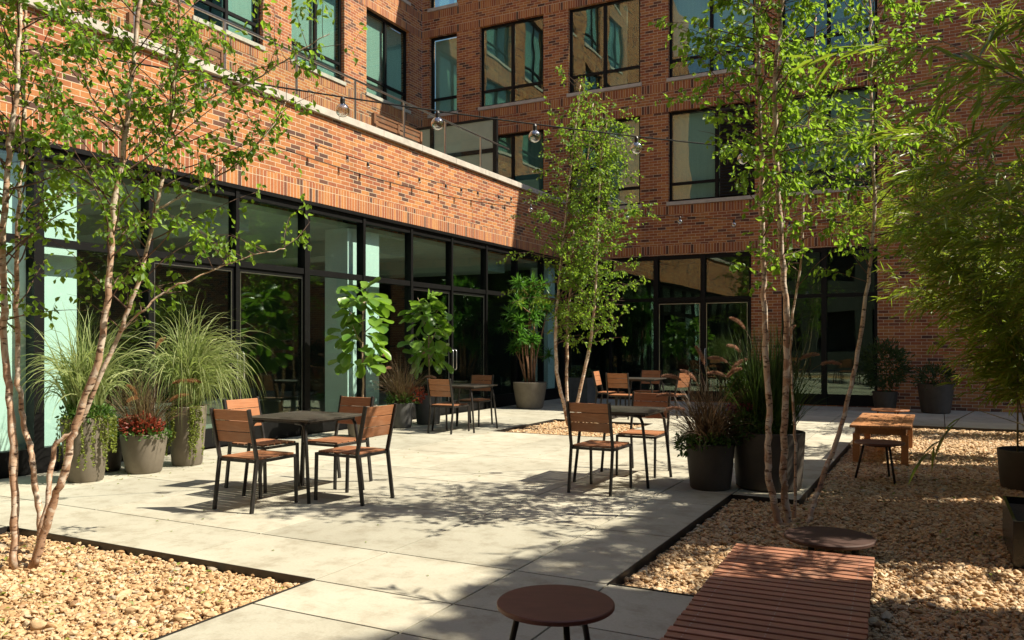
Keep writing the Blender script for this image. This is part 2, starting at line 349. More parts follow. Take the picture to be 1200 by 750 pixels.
class MB:
    def __init__(s):
        s.v = []; s.n = 0; s.loops = []; s.tot = []
    def add(s, V, F):
        """F: int array (m,k) or list of such arrays"""
        V = np.asarray(V, float).reshape(-1, 3)
        if not (isinstance(F, list) and isinstance(F[0], np.ndarray)): F = [np.array(F)]
        for f in F:
            f = np.asarray(f, int)
            s.loops.append((f + s.n).ravel()); s.tot.append(np.full(len(f), f.shape[1]))
        s.v.append(V); s.n += len(V)
        return s
    def box(s, lo, hi, fn=None):
        x0, y0, z0 = lo; x1, y1, z1 = hi
        V = [(x0, y0, z0), (x1, y0, z0), (x1, y1, z0), (x0, y1, z0), (x0, y0, z1), (x1, y0, z1), (x1, y1, z1), (x0, y1, z1)]
        if fn: V = [fn(*p) for p in V]
        return s.add(V, [(0, 3, 2, 1), (4, 5, 6, 7), (0, 1, 5, 4), (1, 2, 6, 5), (2, 3, 7, 6), (3, 0, 4, 7)])
    def bar(s, a, b, w, h, up=(0, 0, 1)):
        a = np.array(a, float); b = np.array(b, float)
        d = nrm(b - a); up = np.array(up, float)
        if abs(d @ up) > 0.98: up = np.array((0, 1.0, 0))
        sd = nrm(np.cross(d, up)); u = np.cross(sd, d)
        V = [p + sd * sx * w / 2 + u * sy * h / 2 for p in (a, b) for sx, sy in ((-1, -1), (1, -1), (1, 1), (-1, 1))]
        return s.add(V, [(0, 1, 2, 3), (7, 6, 5, 4), (0, 4, 5, 1), (1, 5, 6, 2), (2, 6, 7, 3), (3, 7, 4, 0)])
    def tube(s, P, Rr, k=8, cap=True):
        P = np.asarray(P, float); n = len(P)
        Rr = np.full(n, Rr) if np.isscalar(Rr) else np.asarray(Rr, float)
        T = np.gradient(P, axis=0); T = nrm(T)
        ref = np.array((0, 0, 1.0)) if abs(T[0][2]) < 0.9 else np.array((1.0, 0, 0))
        V = []
        a = np.linspace(0, 2 * math.pi, k, endpoint=False)
        u = nrm(np.cross(T[0], ref))
        for i in range(n):
            u = nrm(u - T[i] * (u @ T[i])); w = np.cross(T[i], u)
            V.append(P[i] + Rr[i] * (np.cos(a)[:, None] * u + np.sin(a)[:, None] * w))
        V = np.concatenate(V)
        F = []
        for i in range(n - 1):
            for j in range(k):
                j2 = (j + 1) % k
                F.append((i * k + j, i * k + j2, (i + 1) * k + j2, (i + 1) * k + j))
        Fs = [np.array(F)]
        if cap:
            Fs.append(np.array([list(range(k))[::-1]])); Fs.append(np.array([[(n - 1) * k + j for j in range(k)]]))
        return s.add(V, Fs)
    def lathe(s, prof, c=(0, 0, 0), k=32, sq=0.0):
        """prof list of (r,z)"""
        a = np.linspace(0, 2 * math.pi, k, endpoint=False)
        V = []
        for r, z in prof:
            V.append(np.stack([c[0] + r * np.cos(a), c[1] + r * np.sin(a), np.full(k, c[2] + z)], 1))
        V = np.concatenate(V); F = []
        for i in range(len(prof) - 1):
            for j in range(k):
                j2 = (j + 1) % k
                F.append((i * k + j, i * k + j2, (i + 1) * k + j2, (i + 1) * k + j))
        m = len(prof) - 1
        Fs = [np.array(F), np.array([list(range(k))[::-1]]), np.array([[m * k + j for j in range(k)]])]
        return s.add(V, Fs)
    def leaves2(s, B, D, Nn, ln, wd, fold=0.25):
        """small folded diamond leaves (two triangles)"""
        B = np.asarray(B); D = nrm(D); S = nrm(np.cross(D, Nn)); U = np.cross(S, D)
        ln = np.asarray(ln)[:, None]; wd = np.asarray(wd)[:, None]
        mid = B + D * ln * 0.42
        V = np.stack([B, mid - S * wd / 2 + U * wd * fold, B + D * ln - U * ln * 0.08, mid + S * wd / 2 + U * wd * fold], 1)
        n = len(B); i = np.arange(n)[:, None] * 4
        F = np.concatenate([i + np.array([[0, 3, 2]]), i + np.array([[0, 2, 1]])])
        return s.add(V.reshape(-1, 3), F)
    def blades(s, B, D, Nn, ln, wd, droop, seg=4, prof=None, cup=0.12):
        """long leaves with a midrib: seg+1 sections of 3 verts, drooping"""
        B = np.asarray(B, float); n = len(B); D = nrm(D); Nn = np.asarray(Nn, float)
        ln = np.broadcast_to(ln, (n,)); wd = np.broadcast_to(wd, (n,)); droop = np.broadcast_to(droop, (n,))
        if prof is None: prof = [0.35, 1.0, 0.85, 0.5, 0.02]
        prof = np.interp(np.linspace(0, 1, seg + 1), np.linspace(0, 1, len(prof)), prof)
        P = B.copy(); cur = D.copy(); V = []
        for j in range(seg + 1):
            S = nrm(np.cross(cur, Nn)); U = np.cross(S, cur)
            w = (wd * prof[j])[:, None]
            V += [P - S * w / 2 + U * w * cup, P - U * w * cup, P + S * w / 2 + U * w * cup]
            cur = cur + np.array([0, 0, -1.0]) * (droop / seg)[:, None] * (.35 + 1.3 * j / seg if seg > 6 else 1)
            cur = nrm(cur)
            P = P + cur * (ln / seg)[:, None]
        V = np.stack(V, 1).reshape(-1, 3)
        q = []
        for j in range(seg):
            a = j * 3
            q += [(a, a + 1, a + 4, a + 3), (a + 1, a + 2, a + 5, a + 4)]
        q = np.array(q)
        i = (np.arange(n) * 3 * (seg + 1))[:, None, None]
        return s.add(V, (q[None] + i).reshape(-1, 4))
    def build(s, name, mat, parent=None, smooth=False, loc=None):
        V = np.concatenate(s.v); lo = np.concatenate(s.loops); tt = np.concatenate(s.tot)
        me = bpy.data.meshes.new(name)
        me.vertices.add(len(V)); me.vertices.foreach_set('co', V.astype(np.float32).ravel())
        me.loops.add(len(lo)); me.loops.foreach_set('vertex_index', lo.astype(np.int32))
        me.polygons.add(len(tt))
        st = np.concatenate([[0], np.cumsum(tt)[:-1]])
        me.polygons.foreach_set('loop_start', st.astype(np.int32))
        me.polygons.foreach_set('use_smooth', np.full(len(tt), bool(smooth)))
        me.update(calc_edges=True); me.validate()
        me.materials.append(mat)
        o = bpy.data.objects.new(name, me)
        C.objects.link(o)
        if parent is not None: o.parent = parent
        if loc is not None: o.location = loc
        return o

def bevel(o, w=0.004, seg=2):
    m = o.modifiers.new('bevel', 'BEVEL'); m.width = w; m.segments = seg; m.limit_method = 'ANGLE'; m.angle_limit = R(40)
    return o
def autosmooth(o, ang=40):
    me = o.data
    me.polygons.foreach_set('use_smooth', np.full(len(me.polygons), True))
    try: me.set_sharp_from_angle(angle=R(ang))
    except Exception: pass
    return o

def thing(name, label, cat, loc=(0, 0, 0), rz=0.0, group=None):
    o = bpy.data.objects.new(name, None); C.objects.link(o)
    o.location = loc; o.rotation_euler = (0, 0, rz)
    o.empty_display_size = 0.2
    o['label'] = label; o['category'] = cat
    if group: o['group'] = group
    return o
def tag(o, label, cat, group=None):
    o['label'] = label; o['category'] = cat
    if group: o['group'] = group
    return o
def struct(o): o['kind'] = 'structure'; return o
KIDS = {}
def copy_tree(o, parent=None):
    c = o.copy(); C.objects.link(c)
    if parent is not None: c.parent = parent
    for ch in [x for x in bpy.data.objects if x.parent == o]:
        copy_tree(ch, c)
    return c

# a sight line of the survey photograph taken to a chosen real distance
_d = np.array((-math.sin(R(HEAD)), math.cos(R(HEAD)), 0)); _r = np.array((math.cos(R(HEAD)), math.sin(R(HEAD)), 0))
def W(px, py, t):
    return t * (_d + _r * (px - 600) / 956 + np.array((0, 0, (403 - py) / 956))) + np.array((0, 0, H_EYE))

# ------------------------------------------------------------------ ground, paving, gravel
XW, YB = -8.75, 19.8          # left facade plane, back facade plane
gm = MB(); gm.box((-400, -400, -0.5), (400, 400, -0.10)); struct(gm.build('ground', M['sub']))

BEDS = [(-6.40, -2.2, -3.33, 3.80), (-0.75, -2.2, 6.0, 4.54), (-1.73, 4.54, 6.0, 7.75), (-1.12, 7.75, 6.0, 15.75), (-6.40, 11.6, -4.50, 14.0)]
def in_bed(x, y):
    return any(a <= x <= c and b <= y <= d for a, b, c, d in BEDS)
xs = sorted(set([XW + 0.02, -6.40, -5.95, -4.75, -3.55, -3.33, -2.35, -1.73, -1.12, -4.50, -7.15, -7.95, 0.1, 1.3, 2.5, 3.7, 4.98]))
ys = sorted(set([-3.0, -1.94, -0.64, 0.66, 1.98, 3.30, 3.80, 4.54, 5.86, 7.18, 7.75, 9.07, 10.39, 11.6, 12.9, 14.0, 15.2, 15.75, 17.0, 18.3, 19.78]))
pm = MB()
g_ = 0.0065
def slab(x0, y0, x1, y1):
    b = 0.0015
    x0 += g_; y0 += g_; x1 -= g_; y1 -= g_
    V = [(x0, y0, -.09), (x1, y0, -.09), (x1, y1, -.09), (x0, y1, -.09),
         (x0, y0, -b), (x1, y0, -b), (x1, y1, -b), (x0, y1, -b),
         (x0 + b, y0 + b, 0), (x1 - b, y0 + b, 0), (x1 - b, y1 - b, 0), (x0 + b, y1 - b, 0)]
    F = [(0, 1, 5, 4), (1, 2, 6, 5), (2, 3, 7, 6), (3, 0, 4, 7), (4, 5, 9, 8), (5, 6, 10, 9), (6, 7, 11, 10), (7, 4, 8, 11), (8, 9, 10, 11)]
    pm.add(V, F)
# merge pairs of cells so slabs stay large: field columns / rows
field_x = [XW + 0.02, -7.6, -6.40, -5.2, -4.50, -3.33, -2.35, -1.73, -1.12, -0.75, 0.1, 1.3, 2.5, 3.7, 4.98]
for i in range(len(field_x) - 1):
    for j in range(len(ys) - 1):
        x0, x1, y0, y1 = field_x[i], field_x[i + 1], ys[j], ys[j + 1]
        if in_bed((x0 + x1) / 2, (y0 + y1) / 2): continue
        if x0 >= -1.2 and y0 < 15.7 and y1 > 4.6: continue
        slab(x0, y0, x1, y1)
struct(pm.build('patio', M['paving']))

for bi, (x0, y0, x1, y1) in enumerate(BEDS):
    b = MB(); b.box((x0 + .001, y0 + .001, -0.099), (x1 - .001, y1 - .001, -0.065))
    struct(b.build('gravel_bed', M['gravelbase']))
e = MB()
def edge(x0, y0, x1, y1):
    w = 0.004
    e.box((min(x0, x1) - w, min(y0, y1) - w, -0.08), (max(x0, x1) + w, max(y0, y1) + w, 0.006))
edge(-6.40, -2.2, -6.40, 3.80); edge(-6.39, 3.80, -3.33, 3.80); edge(-3.33, -2.2, -3.33, 3.79)
edge(-1.73, 4.55, -1.73, 7.75); edge(-1.72, 7.75, -1.12, 7.75); edge(-1.12, 7.76, -1.12, 15.75); edge(-1.11, 15.75, 4.9, 15.75); edge(-1.73, 4.54, -0.76, 4.54); edge(-0.75, -2.2, -0.75, 4.54)
edge(-6.4, 11.6, -4.5, 11.6); edge(-6.4, 11.61, -6.4, 14.0); edge(-4.5, 11.61, -4.5, 14.0); edge(-6.39, 14.0, -4.51, 14.0)
struct(e.build('gravel_edging', M['blackmatt']))

def pebbles(name, rects, label):
    P = []
    for (x0, y0, x1, y1, dens, z, sz) in rects:
        n = int((x1 - x0) * (y1 - y0) * dens)
        p = np.stack([rng.uniform(x0, x1, n), rng.uniform(y0, y1, n), z + rng.uniform(-0.012, 0.012, n)
                      , sz * rng.lognormal(0, 0.36, n)], 1)
        P.append(p)
    P = np.concatenate(P)
    me = bpy.data.meshes.new(name)
    me.vertices.add(len(P)); me.vertices.foreach_set('co', P[:, :3].astype(np.float32).ravel())
    a = me.attributes.new('psize', 'FLOAT', 'POINT'); a.data.foreach_set('value', P[:, 3].astype(np.float32))
    me.materials.append(M['pebble'])
    o = bpy.data.objects.new(name, me); C.objects.link(o)
    o['kind'] = 'stuff'; o['label'] = label; o['category'] = 'gravel'
    ng = bpy.data.node_groups.new('pebble_scatter', 'GeometryNodeTree')
    ng.interface.new_socket('Geometry', in_out='INPUT', socket_type='NodeSocketGeometry')
    ng.interface.new_socket('Geometry', in_out='OUTPUT', socket_type='NodeSocketGeometry')
    gi = ng.nodes.new('NodeGroupInput'); go = ng.nodes.new('NodeGroupOutput')
    join = ng.nodes.new('GeometryNodeGeometryToInstance')
    for k in range(4):
        ico = ng.nodes.new('GeometryNodeMeshIcoSphere'); ico.inputs['Radius'].default_value = 1; ico.inputs['Subdivisions'].default_value = 3
        nz = ng.nodes.new('ShaderNodeTexNoise'); nz.noise_dimensions = '4D'
        nz.inputs['W'].default_value = k * 3.7; nz.inputs['Scale'].default_value = 0.75; nz.inputs['Detail'].default_value = 1.0
        sub = ng.nodes.new('ShaderNodeVectorMath'); sub.operation = 'SUBTRACT'; sub.inputs[1].default_value = (0.5, 0.5, 0.5)
        mul = ng.nodes.new('ShaderNodeVectorMath'); mul.operation = 'SCALE'; mul.inputs['Scale'].default_value = 1.5
        sp = ng.nodes.new('GeometryNodeSetPosition')
        ng.links.new(ico.outputs[0], sp.inputs[0]); ng.links.new(nz.outputs[1], sub.inputs[0]); ng.links.new(sub.outputs[0], mul.inputs[0])
        ng.links.new(mul.outputs[0], sp.inputs['Offset'])
        ss = ng.nodes.new('GeometryNodeSetShadeSmooth'); ng.links.new(sp.outputs[0], ss.inputs[0])
        sm = ng.nodes.new('GeometryNodeSetMaterial'); sm.inputs['Material'].default_value = M['pebble']
        ng.links.new(ss.outputs[0], sm.inputs[0]); ng.links.new(sm.outputs[0], join.inputs[0])
    iop = ng.nodes.new('GeometryNodeInstanceOnPoints'); iop.inputs['Pick Instance'].default_value = True
    rr = ng.nodes.new('FunctionNodeRandomValue'); rr.data_type = 'FLOAT_VECTOR'
    rr.inputs[0].default_value = (-0.35, -0.35, 0); rr.inputs[1].default_value = (0.35, 0.35, 6.28)
    rs = ng.nodes.new('FunctionNodeRandomValue'); rs.data_type = 'FLOAT_VECTOR'; rs.inputs['Seed'].default_value = 3
    rs.inputs[0].default_value = (0.8, 0.6, 0.42); rs.inputs[1].default_value = (1.35, 1.0, 0.75)
    na = ng.nodes.new('GeometryNodeInputNamedAttribute'); na.data_type = 'FLOAT'; na.inputs['Name'].default_value = 'psize'
    ms = ng.nodes.new('ShaderNodeVectorMath'); ms.operation = 'SCALE'
    ng.links.new(rs.outputs[0], ms.inputs[0]); ng.links.new(na.outputs[0], ms.inputs['Scale'])
    ng.links.new(gi.outputs[0], iop.inputs['Points']); ng.links.new(join.outputs[0], iop.inputs['Instance'])
    ng.links.new(rr.outputs[0], iop.inputs['Rotation']); ng.links.new(ms.outputs[0], iop.inputs['Scale'])
    ng.links.new(iop.outputs[0], go.inputs[0])
    md = o.modifiers.new('scatter', 'NODES'); md.node_group = ng
    return o
pebbles('gravel', [(-6.38, 0.5, -3.35, 3.78, 5200, -0.052, 0.0112), (-6.38, 1.0, -3.35, 3.78, 700, -0.038, 0.013)], 'tan river pebbles around the birch at lower left')
pebbles('gravel', [(-1.70, 4.57, 1.0, 7.74, 5200, -0.052, 0.0112), (-1.70, 4.57, 1.0, 7.74, 700, -0.038, 0.013), (-0.72, 2.6, 1.2, 4.57, 5200, -0.050, 0.0115),
                   (-1.09, 7.75, 3.0, 15.7, 2400, -0.050, 0.015)], 'brown river pebbles around the deck on the right')
pebbles('gravel', [(-6.37, 11.63, -4.53, 13.97, 2200, -0.048, 0.016)], 'small square of pale pebbles under the middle birch')

# ------------------------------------------------------------------ buildings
def grid_wall(mb, fn, u0, u1, z0, z1, openings, th=0.3):
    us = sorted(set([u0, u1] + [v for o in openings for v in (o[0], o[1]) if u0 < v < u1]))
    zs = sorted(set([z0, z1] + [v for o in openings for v in (o[2], o[3]) if z0 < v < z1]))
    def filled(i, j):
        if i < 0 or j < 0 or i >= len(us) - 1 or j >= len(zs) - 1: return False
        cu, cz = (us[i] + us[i + 1]) / 2, (zs[j] + zs[j + 1]) / 2
        return not any(o[0] < cu < o[1] and o[2] < cz < o[3] for o in openings)
    for i in range(len(us) - 1):
        for j in range(len(zs) - 1):
            if not filled(i, j): continue
            a, b, c, d = us[i], us[i + 1], zs[j], zs[j + 1]
            q = lambda *pts: mb.add([fn(*p) for p in pts], [(0, 1, 2, 3)])
            q((a, 0, c), (b, 0, c), (b, 0, d), (a, 0, d))
            q((b, th, c), (a, th, c), (a, th, d), (b, th, d))
            if not filled(i - 1, j): q((a, th, c), (a, 0, c), (a, 0, d), (a, th, d))
            if not filled(i + 1, j): q((b, 0, c), (b, th, c), (b, th, d), (b, 0, d))
            if not filled(i, j - 1): q((a, th, c), (b, th, c), (b, 0, c), (a, 0, c))
            if not filled(i, j + 1): q((a, 0, d), (b, 0, d), (b, th, d), (a, th, d))

def left_fn(plane): return lambda u, d, z: (plane - d, u, z)
def back_fn(plane): return lambda u, d, z: (u, plane + d, z)

def window(parent, fn, u0, u1, z0, z1, mull=(0.5,), louver=None, blind=(0.0, 1.0, 0.0), blindmat='curtain', trans=0.42, sill=True, glass='glass_up'):
    """outer frame, mullions and a low transom; returns the window part"""
    f = MB(); w = 0.06; D0, D1 = 0.10, 0.17
    f.box((u0, D0, z0), (u0 + w, D1, z1), fn); f.box((u1 - w, D0, z0), (u1, D1, z1), fn)
    f.box((u0 + w, D0, z0), (u1 - w, D1, z0 + w), fn); f.box((u0 + w, D0, z1 - w), (u1 - w, D1, z1), fn)
    f.box((u0 + w, D0 + .003, z0 + trans), (u1 - w, D1 - .003, z0 + trans + 0.07), fn)
    for k in mull:
        c = u0 + (u1 - u0) * k
        f.box((c - .04, D0 - .004, z0 + w), (c + .04, D1 + .004, z1 - w), fn)
    win = f.build('window', M['black'], parent)
    g = MB(); g.box((u0 + .02, 0.13, z0 + .02), (u1 - .02, 0.142, z1 - .02), fn); g.build('pane', M[glass], win)
    if sill:
        s = MB(); s.box((u0 - .04, -0.035, z0 - 0.09), (u1 + .04, 0.12, z0 - 0.002), fn); s.build('sill', M['stone'], win)
    if blind:
        b = MB(); a0, a1, zl = blind
        b.box((u0 + w + (u1 - u0 - 2 * w) * a0, 0.24, z0 + w + (z1 - z0) * zl), (u0 + w + (u1 - u0 - 2 * w) * a1, 0.26, z1 - w), fn)
        b.build('blind', M[blindmat], win)
    if louver:
        l = MB(); a, b_ = u0 + (u1 - u0) * louver[0], u0 + (u1 - u0) * louver[1]
        z = z0 + w
        while z < z1 - w - 0.03:
            l.box((a, 0.03, z), (b_, 0.035, z + 0.05), lambda u, d, zz: fn(u, d + (zz - z) * 0.9, zz)); z += 0.075
        l.box((a, 0.09, z0 + w), (b_, 0.098, z1 - w), fn)
        l.build('louver', M['blackmatt'], win)
    return win

ROWS = [(4.95, 7.2), (8.03, 10.28), (11.1, 13.35)]
# --- back apartment block
apt = thing('apartment_building', 'tall red brick apartment block with black framed windows across the back', 'building', (-4.5, YB, 0))
apt.location = (0, 0, 0)
bf = back_fn(YB)
cols = [(-13.05, -12.12), (-11.37, -9.40), (-8.67, -6.69), (-5.96, -3.86), (-3.25, -1.20)]
opens = []
for r, (za, zb) in enumerate(ROWS):
    for c_, (ua, ub) in enumerate(cols):
        opens.append((ua, ub, za, zb))
ground_open = [(-8.72, -3.94, 0.02, 3.62), (-3.25, -1.20, 0.02, 3.62)]
HB = 15.0
wl = MB(); grid_wall(wl, bf, -13.3, 14, 0, HB, opens + ground_open, 0.3); wl.build('wall', M['brick'], apt)
# soldier courses over and under the openings and above the glazing
def band(fn, u0, u1, zb, h, parent, proud=0.003):
    s_ = MB(); s_.box((u0, -proud, 0), (u1, 0.05, h), lambda u, d, z: fn(u, d, z))
    o = s_.build('soldier_course', M['soldier'], parent); o.location.z = zb
    return o
for (za, zb) in ROWS:
    band(bf, -13.29, -0.8, zb + 0.001, 0.21, apt)
    band(bf, -13.29, -0.8, za - 0.31, 0.21, apt)
band(bf, -8.74, -0.8, 3.66, 0.21, apt)
blinds = {(1, 0): ('curtain', (0, 1, 0.0)), (1, 1): ('darkcurtain', (0.0, 0.5, 0.0)), (1, 2): ('darkcurtain', (0.55, 0.8, 0.0)), (1, 3): ('curtain', (0, 1, 0.24)),
          (1, 4): ('darkcurtain', (0, 1, 0.35)), (0, 1): ('darkcurtain', (0.0, 1.0, 0)), (0, 2): ('curtain', (0.5, 1, 0.0)), (0, 3): ('curtain', (0.0, 0.6, 0.0)),
          (0, 4): ('curtain', (0.0, 1.0, 0.2)), (0, 0): ('darkcurtain', (0, 1, 0)), (2, 1): ('darkcurtain', (0, 1, 0.3)), (2, 2): ('curtain', (0, .5, 0.0))}
for r, (za, zb) in enumerate(ROWS):
    for c_, (ua, ub) in enumerate(cols):
        bm_, bl = blinds.get((r, c_), ('darkcurtain', (0, 1, 0.3)))
        if (r, c_) == (0, 3):
            window(apt, bf, ua, ub, za, zb, (0.56,), (0.60, 1.0), bl, bm_)
        else:
            window(apt, bf, ua, ub, za, zb, () if c_ == 0 else (0.5,), None, bl, bm_)
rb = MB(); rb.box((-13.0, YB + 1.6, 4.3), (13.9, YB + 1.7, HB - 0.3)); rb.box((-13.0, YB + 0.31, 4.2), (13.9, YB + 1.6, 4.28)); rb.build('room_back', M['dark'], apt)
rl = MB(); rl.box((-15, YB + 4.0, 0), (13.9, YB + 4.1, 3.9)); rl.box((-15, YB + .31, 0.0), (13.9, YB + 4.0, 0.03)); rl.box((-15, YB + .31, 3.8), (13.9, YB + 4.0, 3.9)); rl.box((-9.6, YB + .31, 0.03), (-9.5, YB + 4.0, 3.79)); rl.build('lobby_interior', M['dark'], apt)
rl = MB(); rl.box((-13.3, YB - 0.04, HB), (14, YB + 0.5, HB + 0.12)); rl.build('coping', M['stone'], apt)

def curtain_wall(parent, fn, mulls, doors, z0, zt, z1, name_pref='window', door_z=0.02, wide=(), ends=True):
    """storefront: posts, head, transom, dark base; every bay its own part"""
    f = MB(); D0, D1 = 0.04, 0.16
    u0, u1 = mulls[0], mulls[-1]
    for i, u in enumerate(mulls):
        w = 0.058 if i in wide else 0.032
        f.box((u - w, D0 - 0.03, 0.001), (u + w, D1, z1), fn)
    f.box((u0, D0 - 0.01, z1 - 0.10), (u1, D1 - .01, z1 - 0.001), fn)
    f.box((u0, D0 - 0.012, zt - 0.04), (u1, D1 - 0.012, zt + 0.05), fn)
    fr = f.build('storefront_frame', M['black'], parent)
    for i in range(len(mulls) - 1):
        a, b = mulls[i] + 0.032, mulls[i + 1] - 0.032
        g = MB(); g.box((a, 0.085, zt + 0.05), (b, 0.097, z1 - 0.10), fn); g.build('window', M['glass'], parent)
        if i in doors:
            d = MB(); w = 0.05; zt_ = zt - 0.045
            d.box((a, 0.05, 0.012), (a + w, 0.11, zt_), fn); d.box((b - w, 0.05, 0.012), (b, 0.11, zt_), fn)
            d.box((a + w, 0.05, zt_ - 0.06), (b - w, 0.11, zt_), fn); d.box((a + w, 0.05, 0.012), (b - w, 0.11, 0.26), fn)
            dr = d.build('door', M['black'], parent)
            g = MB(); g.box((a + w, 0.075, 0.26), (b - w, 0.087, zt_ - .06), fn); g.build('pane', M['glass'], dr)
            t_ = MB()
            t_.box((a + w - 0.004, 0.046, 0.26), (a + w + 0.008, 0.052, zt_ - .055), fn); t_.box((b - w - 0.008, 0.046, 0.26), (b - w + .004, 0.052, zt_ - .055), fn)
            t_.box((a + w, 0.046, zt_ - 0.068), (b - w, 0.052, zt_ - 0.056), fn)
            t_.build('trim', M['steel'], dr)
            hu = b - 0.03 if doors[i] == 'r' else a + 0.03
            sg = -1 if doors[i] == 'r' else 1
            pts = [fn(hu, 0.045, 0.90), fn(hu, -0.03, 0.90), fn(hu, -0.045, 0.93), fn(hu, -0.045, 1.27), fn(hu, -0.03, 1.30), fn(hu, 0.045, 1.30)]
            h = MB(); h.tube(pts, 0.012, 8); h.build('handle', M['steel'], dr, True)
        else:
            g = MB(); g.box((a, 0.085, 0.27), (b, 0.097, zt - 0.04), fn); g.build('window', M['glass'], parent)
            k = MB(); k.box((a, 0.03, 0.002), (b, 0.15, 0.27), fn); k.build('base_panel', M['black'], parent)
curtain_wall(apt, bf, [-8.70, -7.5, -6.29, -5.1, -3.96], {2: 'r', 3: 'l'}, 0.27, 2.52, 3.62, wide=(2, 3))
curtain_wall(apt, bf, [-3.22, -2.32, -1.23], {}, 0.27, 2.52, 3.62, wide=(1,))

# --- set-back upper wall over the terrace (same block, turning the corner)
XU = -13.3
lf = left_fn(XU)
ucols = [(17.2, 19.15), (14.4, 16.3), (11.6, 13.5), (8.75, 10.65), (5.95, 7.85), (3.1, 5.0)]
ROWS_L = ROWS + [(14.17, 16.42), (17.24, 19.5)]
HL = 21.0
uopen = [(a, b, za, zb) for a, b in ucols for za, zb in ROWS_L]
up = thing('upper_building', 'set back brick block with teal windows above the roof terrace', 'building')
wu = MB(); grid_wall(wu, lf, -9, YB - 0.002, 4.3, HL, uopen, 0.3); wu.build('wall', M['brick'], up)
for (za, zb) in ROWS_L:
    band(lf, -8.9, YB - 0.006, zb + 0.001, 0.21, up); band(lf, -8.9, YB - 0.006, za - 0.31, 0.21, up)
for r, (za, zb) in enumerate(ROWS_L):
    for c_, (ua, ub) in enumerate(ucols):
        window(up, lf, ua, ub, za, zb, (0.5,), None, (0, 1, 0.0) if (r + c_) % 3 else (0.5, 1, 0), 'curtain')
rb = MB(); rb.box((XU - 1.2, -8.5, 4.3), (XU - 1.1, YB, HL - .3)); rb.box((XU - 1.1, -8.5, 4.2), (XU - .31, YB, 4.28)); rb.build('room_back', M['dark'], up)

# --- low wing with the glazed front (left)
low = thing('brick_building', 'single storey brick wing with long glazed front and stone coping on the left', 'building')
mf = left_fn(XW)
mul = [5.54 + 1.4345 * i for i in range(-5, 10)] + [YB - 0.05]
wm = MB(); grid_wall(wm, mf, -9, YB - 0.002, 3.66, 5.08, [], 0.3); wm.build('wall', M['brick'], low)
band(mf, -9, YB - 0.006, 3.663, 0.30, low)
cp = MB(); y = -9.0
while y < YB - 0.05:
    y2 = min(y + 1.22, YB - 0.004)
    cp.box((XW - 0.40, y + .003, 5.083), (XW + 0.06, y2 - .003, 5.20)); y = y2
bevel(cp.build('coping', M['stone'], low), 0.006)
fl = MB(); fl.box((XW + 0.012, -9, 3.60), (XW - .28, YB - 0.01, 3.655)); 
fl = MB(); fl.box((XW - .28, -9, 3.605), (XW + 0.015, YB - 0.01, 3.657)); fl.build('lintel', M['black'], low)
curtain_wall(low, mf, mul, {6: 'r', 7: 'l', 10: 'r', 11: 'l'}, 0.27, 2.55, 3.60, wide=(5, 8))
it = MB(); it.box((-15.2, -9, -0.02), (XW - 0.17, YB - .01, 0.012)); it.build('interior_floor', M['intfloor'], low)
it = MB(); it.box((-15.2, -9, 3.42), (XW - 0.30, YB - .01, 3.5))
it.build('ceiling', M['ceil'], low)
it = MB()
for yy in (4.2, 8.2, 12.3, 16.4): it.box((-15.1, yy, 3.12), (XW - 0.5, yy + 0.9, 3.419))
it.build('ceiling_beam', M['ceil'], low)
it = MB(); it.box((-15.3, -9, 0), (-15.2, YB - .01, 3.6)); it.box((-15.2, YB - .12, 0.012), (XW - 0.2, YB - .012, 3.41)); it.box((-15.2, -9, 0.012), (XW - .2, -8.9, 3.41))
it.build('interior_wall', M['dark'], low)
for (ya, yb) in ((4.35, 6.15), (11.13, 12.02), (19.25, 19.7)):
    cmb = MB(); cmb.box((XW - 0.76, ya, 0.013), (XW - 0.26, yb, 3.418)); cmb.build('column', M['plaster'], low)
# terrace deck on its roof
it = MB(); it.box((XU + 0.002, -9, 4.60), (XW - 0.302, YB - .003, 4.72)); it.build('terrace_floor', M['stone'], low)

# glass railing
rail = thing('glass_railing', 'glass balustrade with thin steel handrail along the roof terrace', 'railing', (XW - 0.22, 0, 5.2))
hr = MB(); hr.tube([(0, -8, 0.80), (0, 17.0, 0.80)], 0.02, 8)
hr.build('handrail', M['steel'], rail, True)
yy = -7.7
while yy < 17.1:
    p_ = MB(); p_.box((-0.012, yy - 0.02, 0.0), (0.012, yy + 0.02, 0.785)); p_.build('post', M['steel'], rail)
    if yy + 1.46 < 17.1:
        g = MB(); g.box((-0.006, yy + 0.04, 0.05), (0.006, yy + 1.42, 0.74)); g.build('glass_panel', M['glass_rail'], rail)
    yy += 1.46
# terrace divider
dv = thing('terrace_screen', 'frosted glass divider screen standing between two roof terraces', 'screen', (0, 16.8, 4.72))
f = MB()
for x in (-9.22, -10.98, -12.4): f.box((x - .05, -.04, 0.001), (x + .05, .04, 2.03))
f.box((-12.39, -.035, 1.20), (-9.22, .035, 1.30)); f.box((-12.39, -.035, 1.97), (-9.22, .035, 2.03)); f.build('screen_frame', M['black'], dv)
for a, b in ((-12.35, -11.03), (-10.93, -9.27)):
    for z0, z1 in ((0.04, 1.20), (1.30, 1.97)):
        g = MB(); g.box((a, -.008, z0), (b, .008, z1)); g.build('glass_panel', M['glass_frost'], dv)
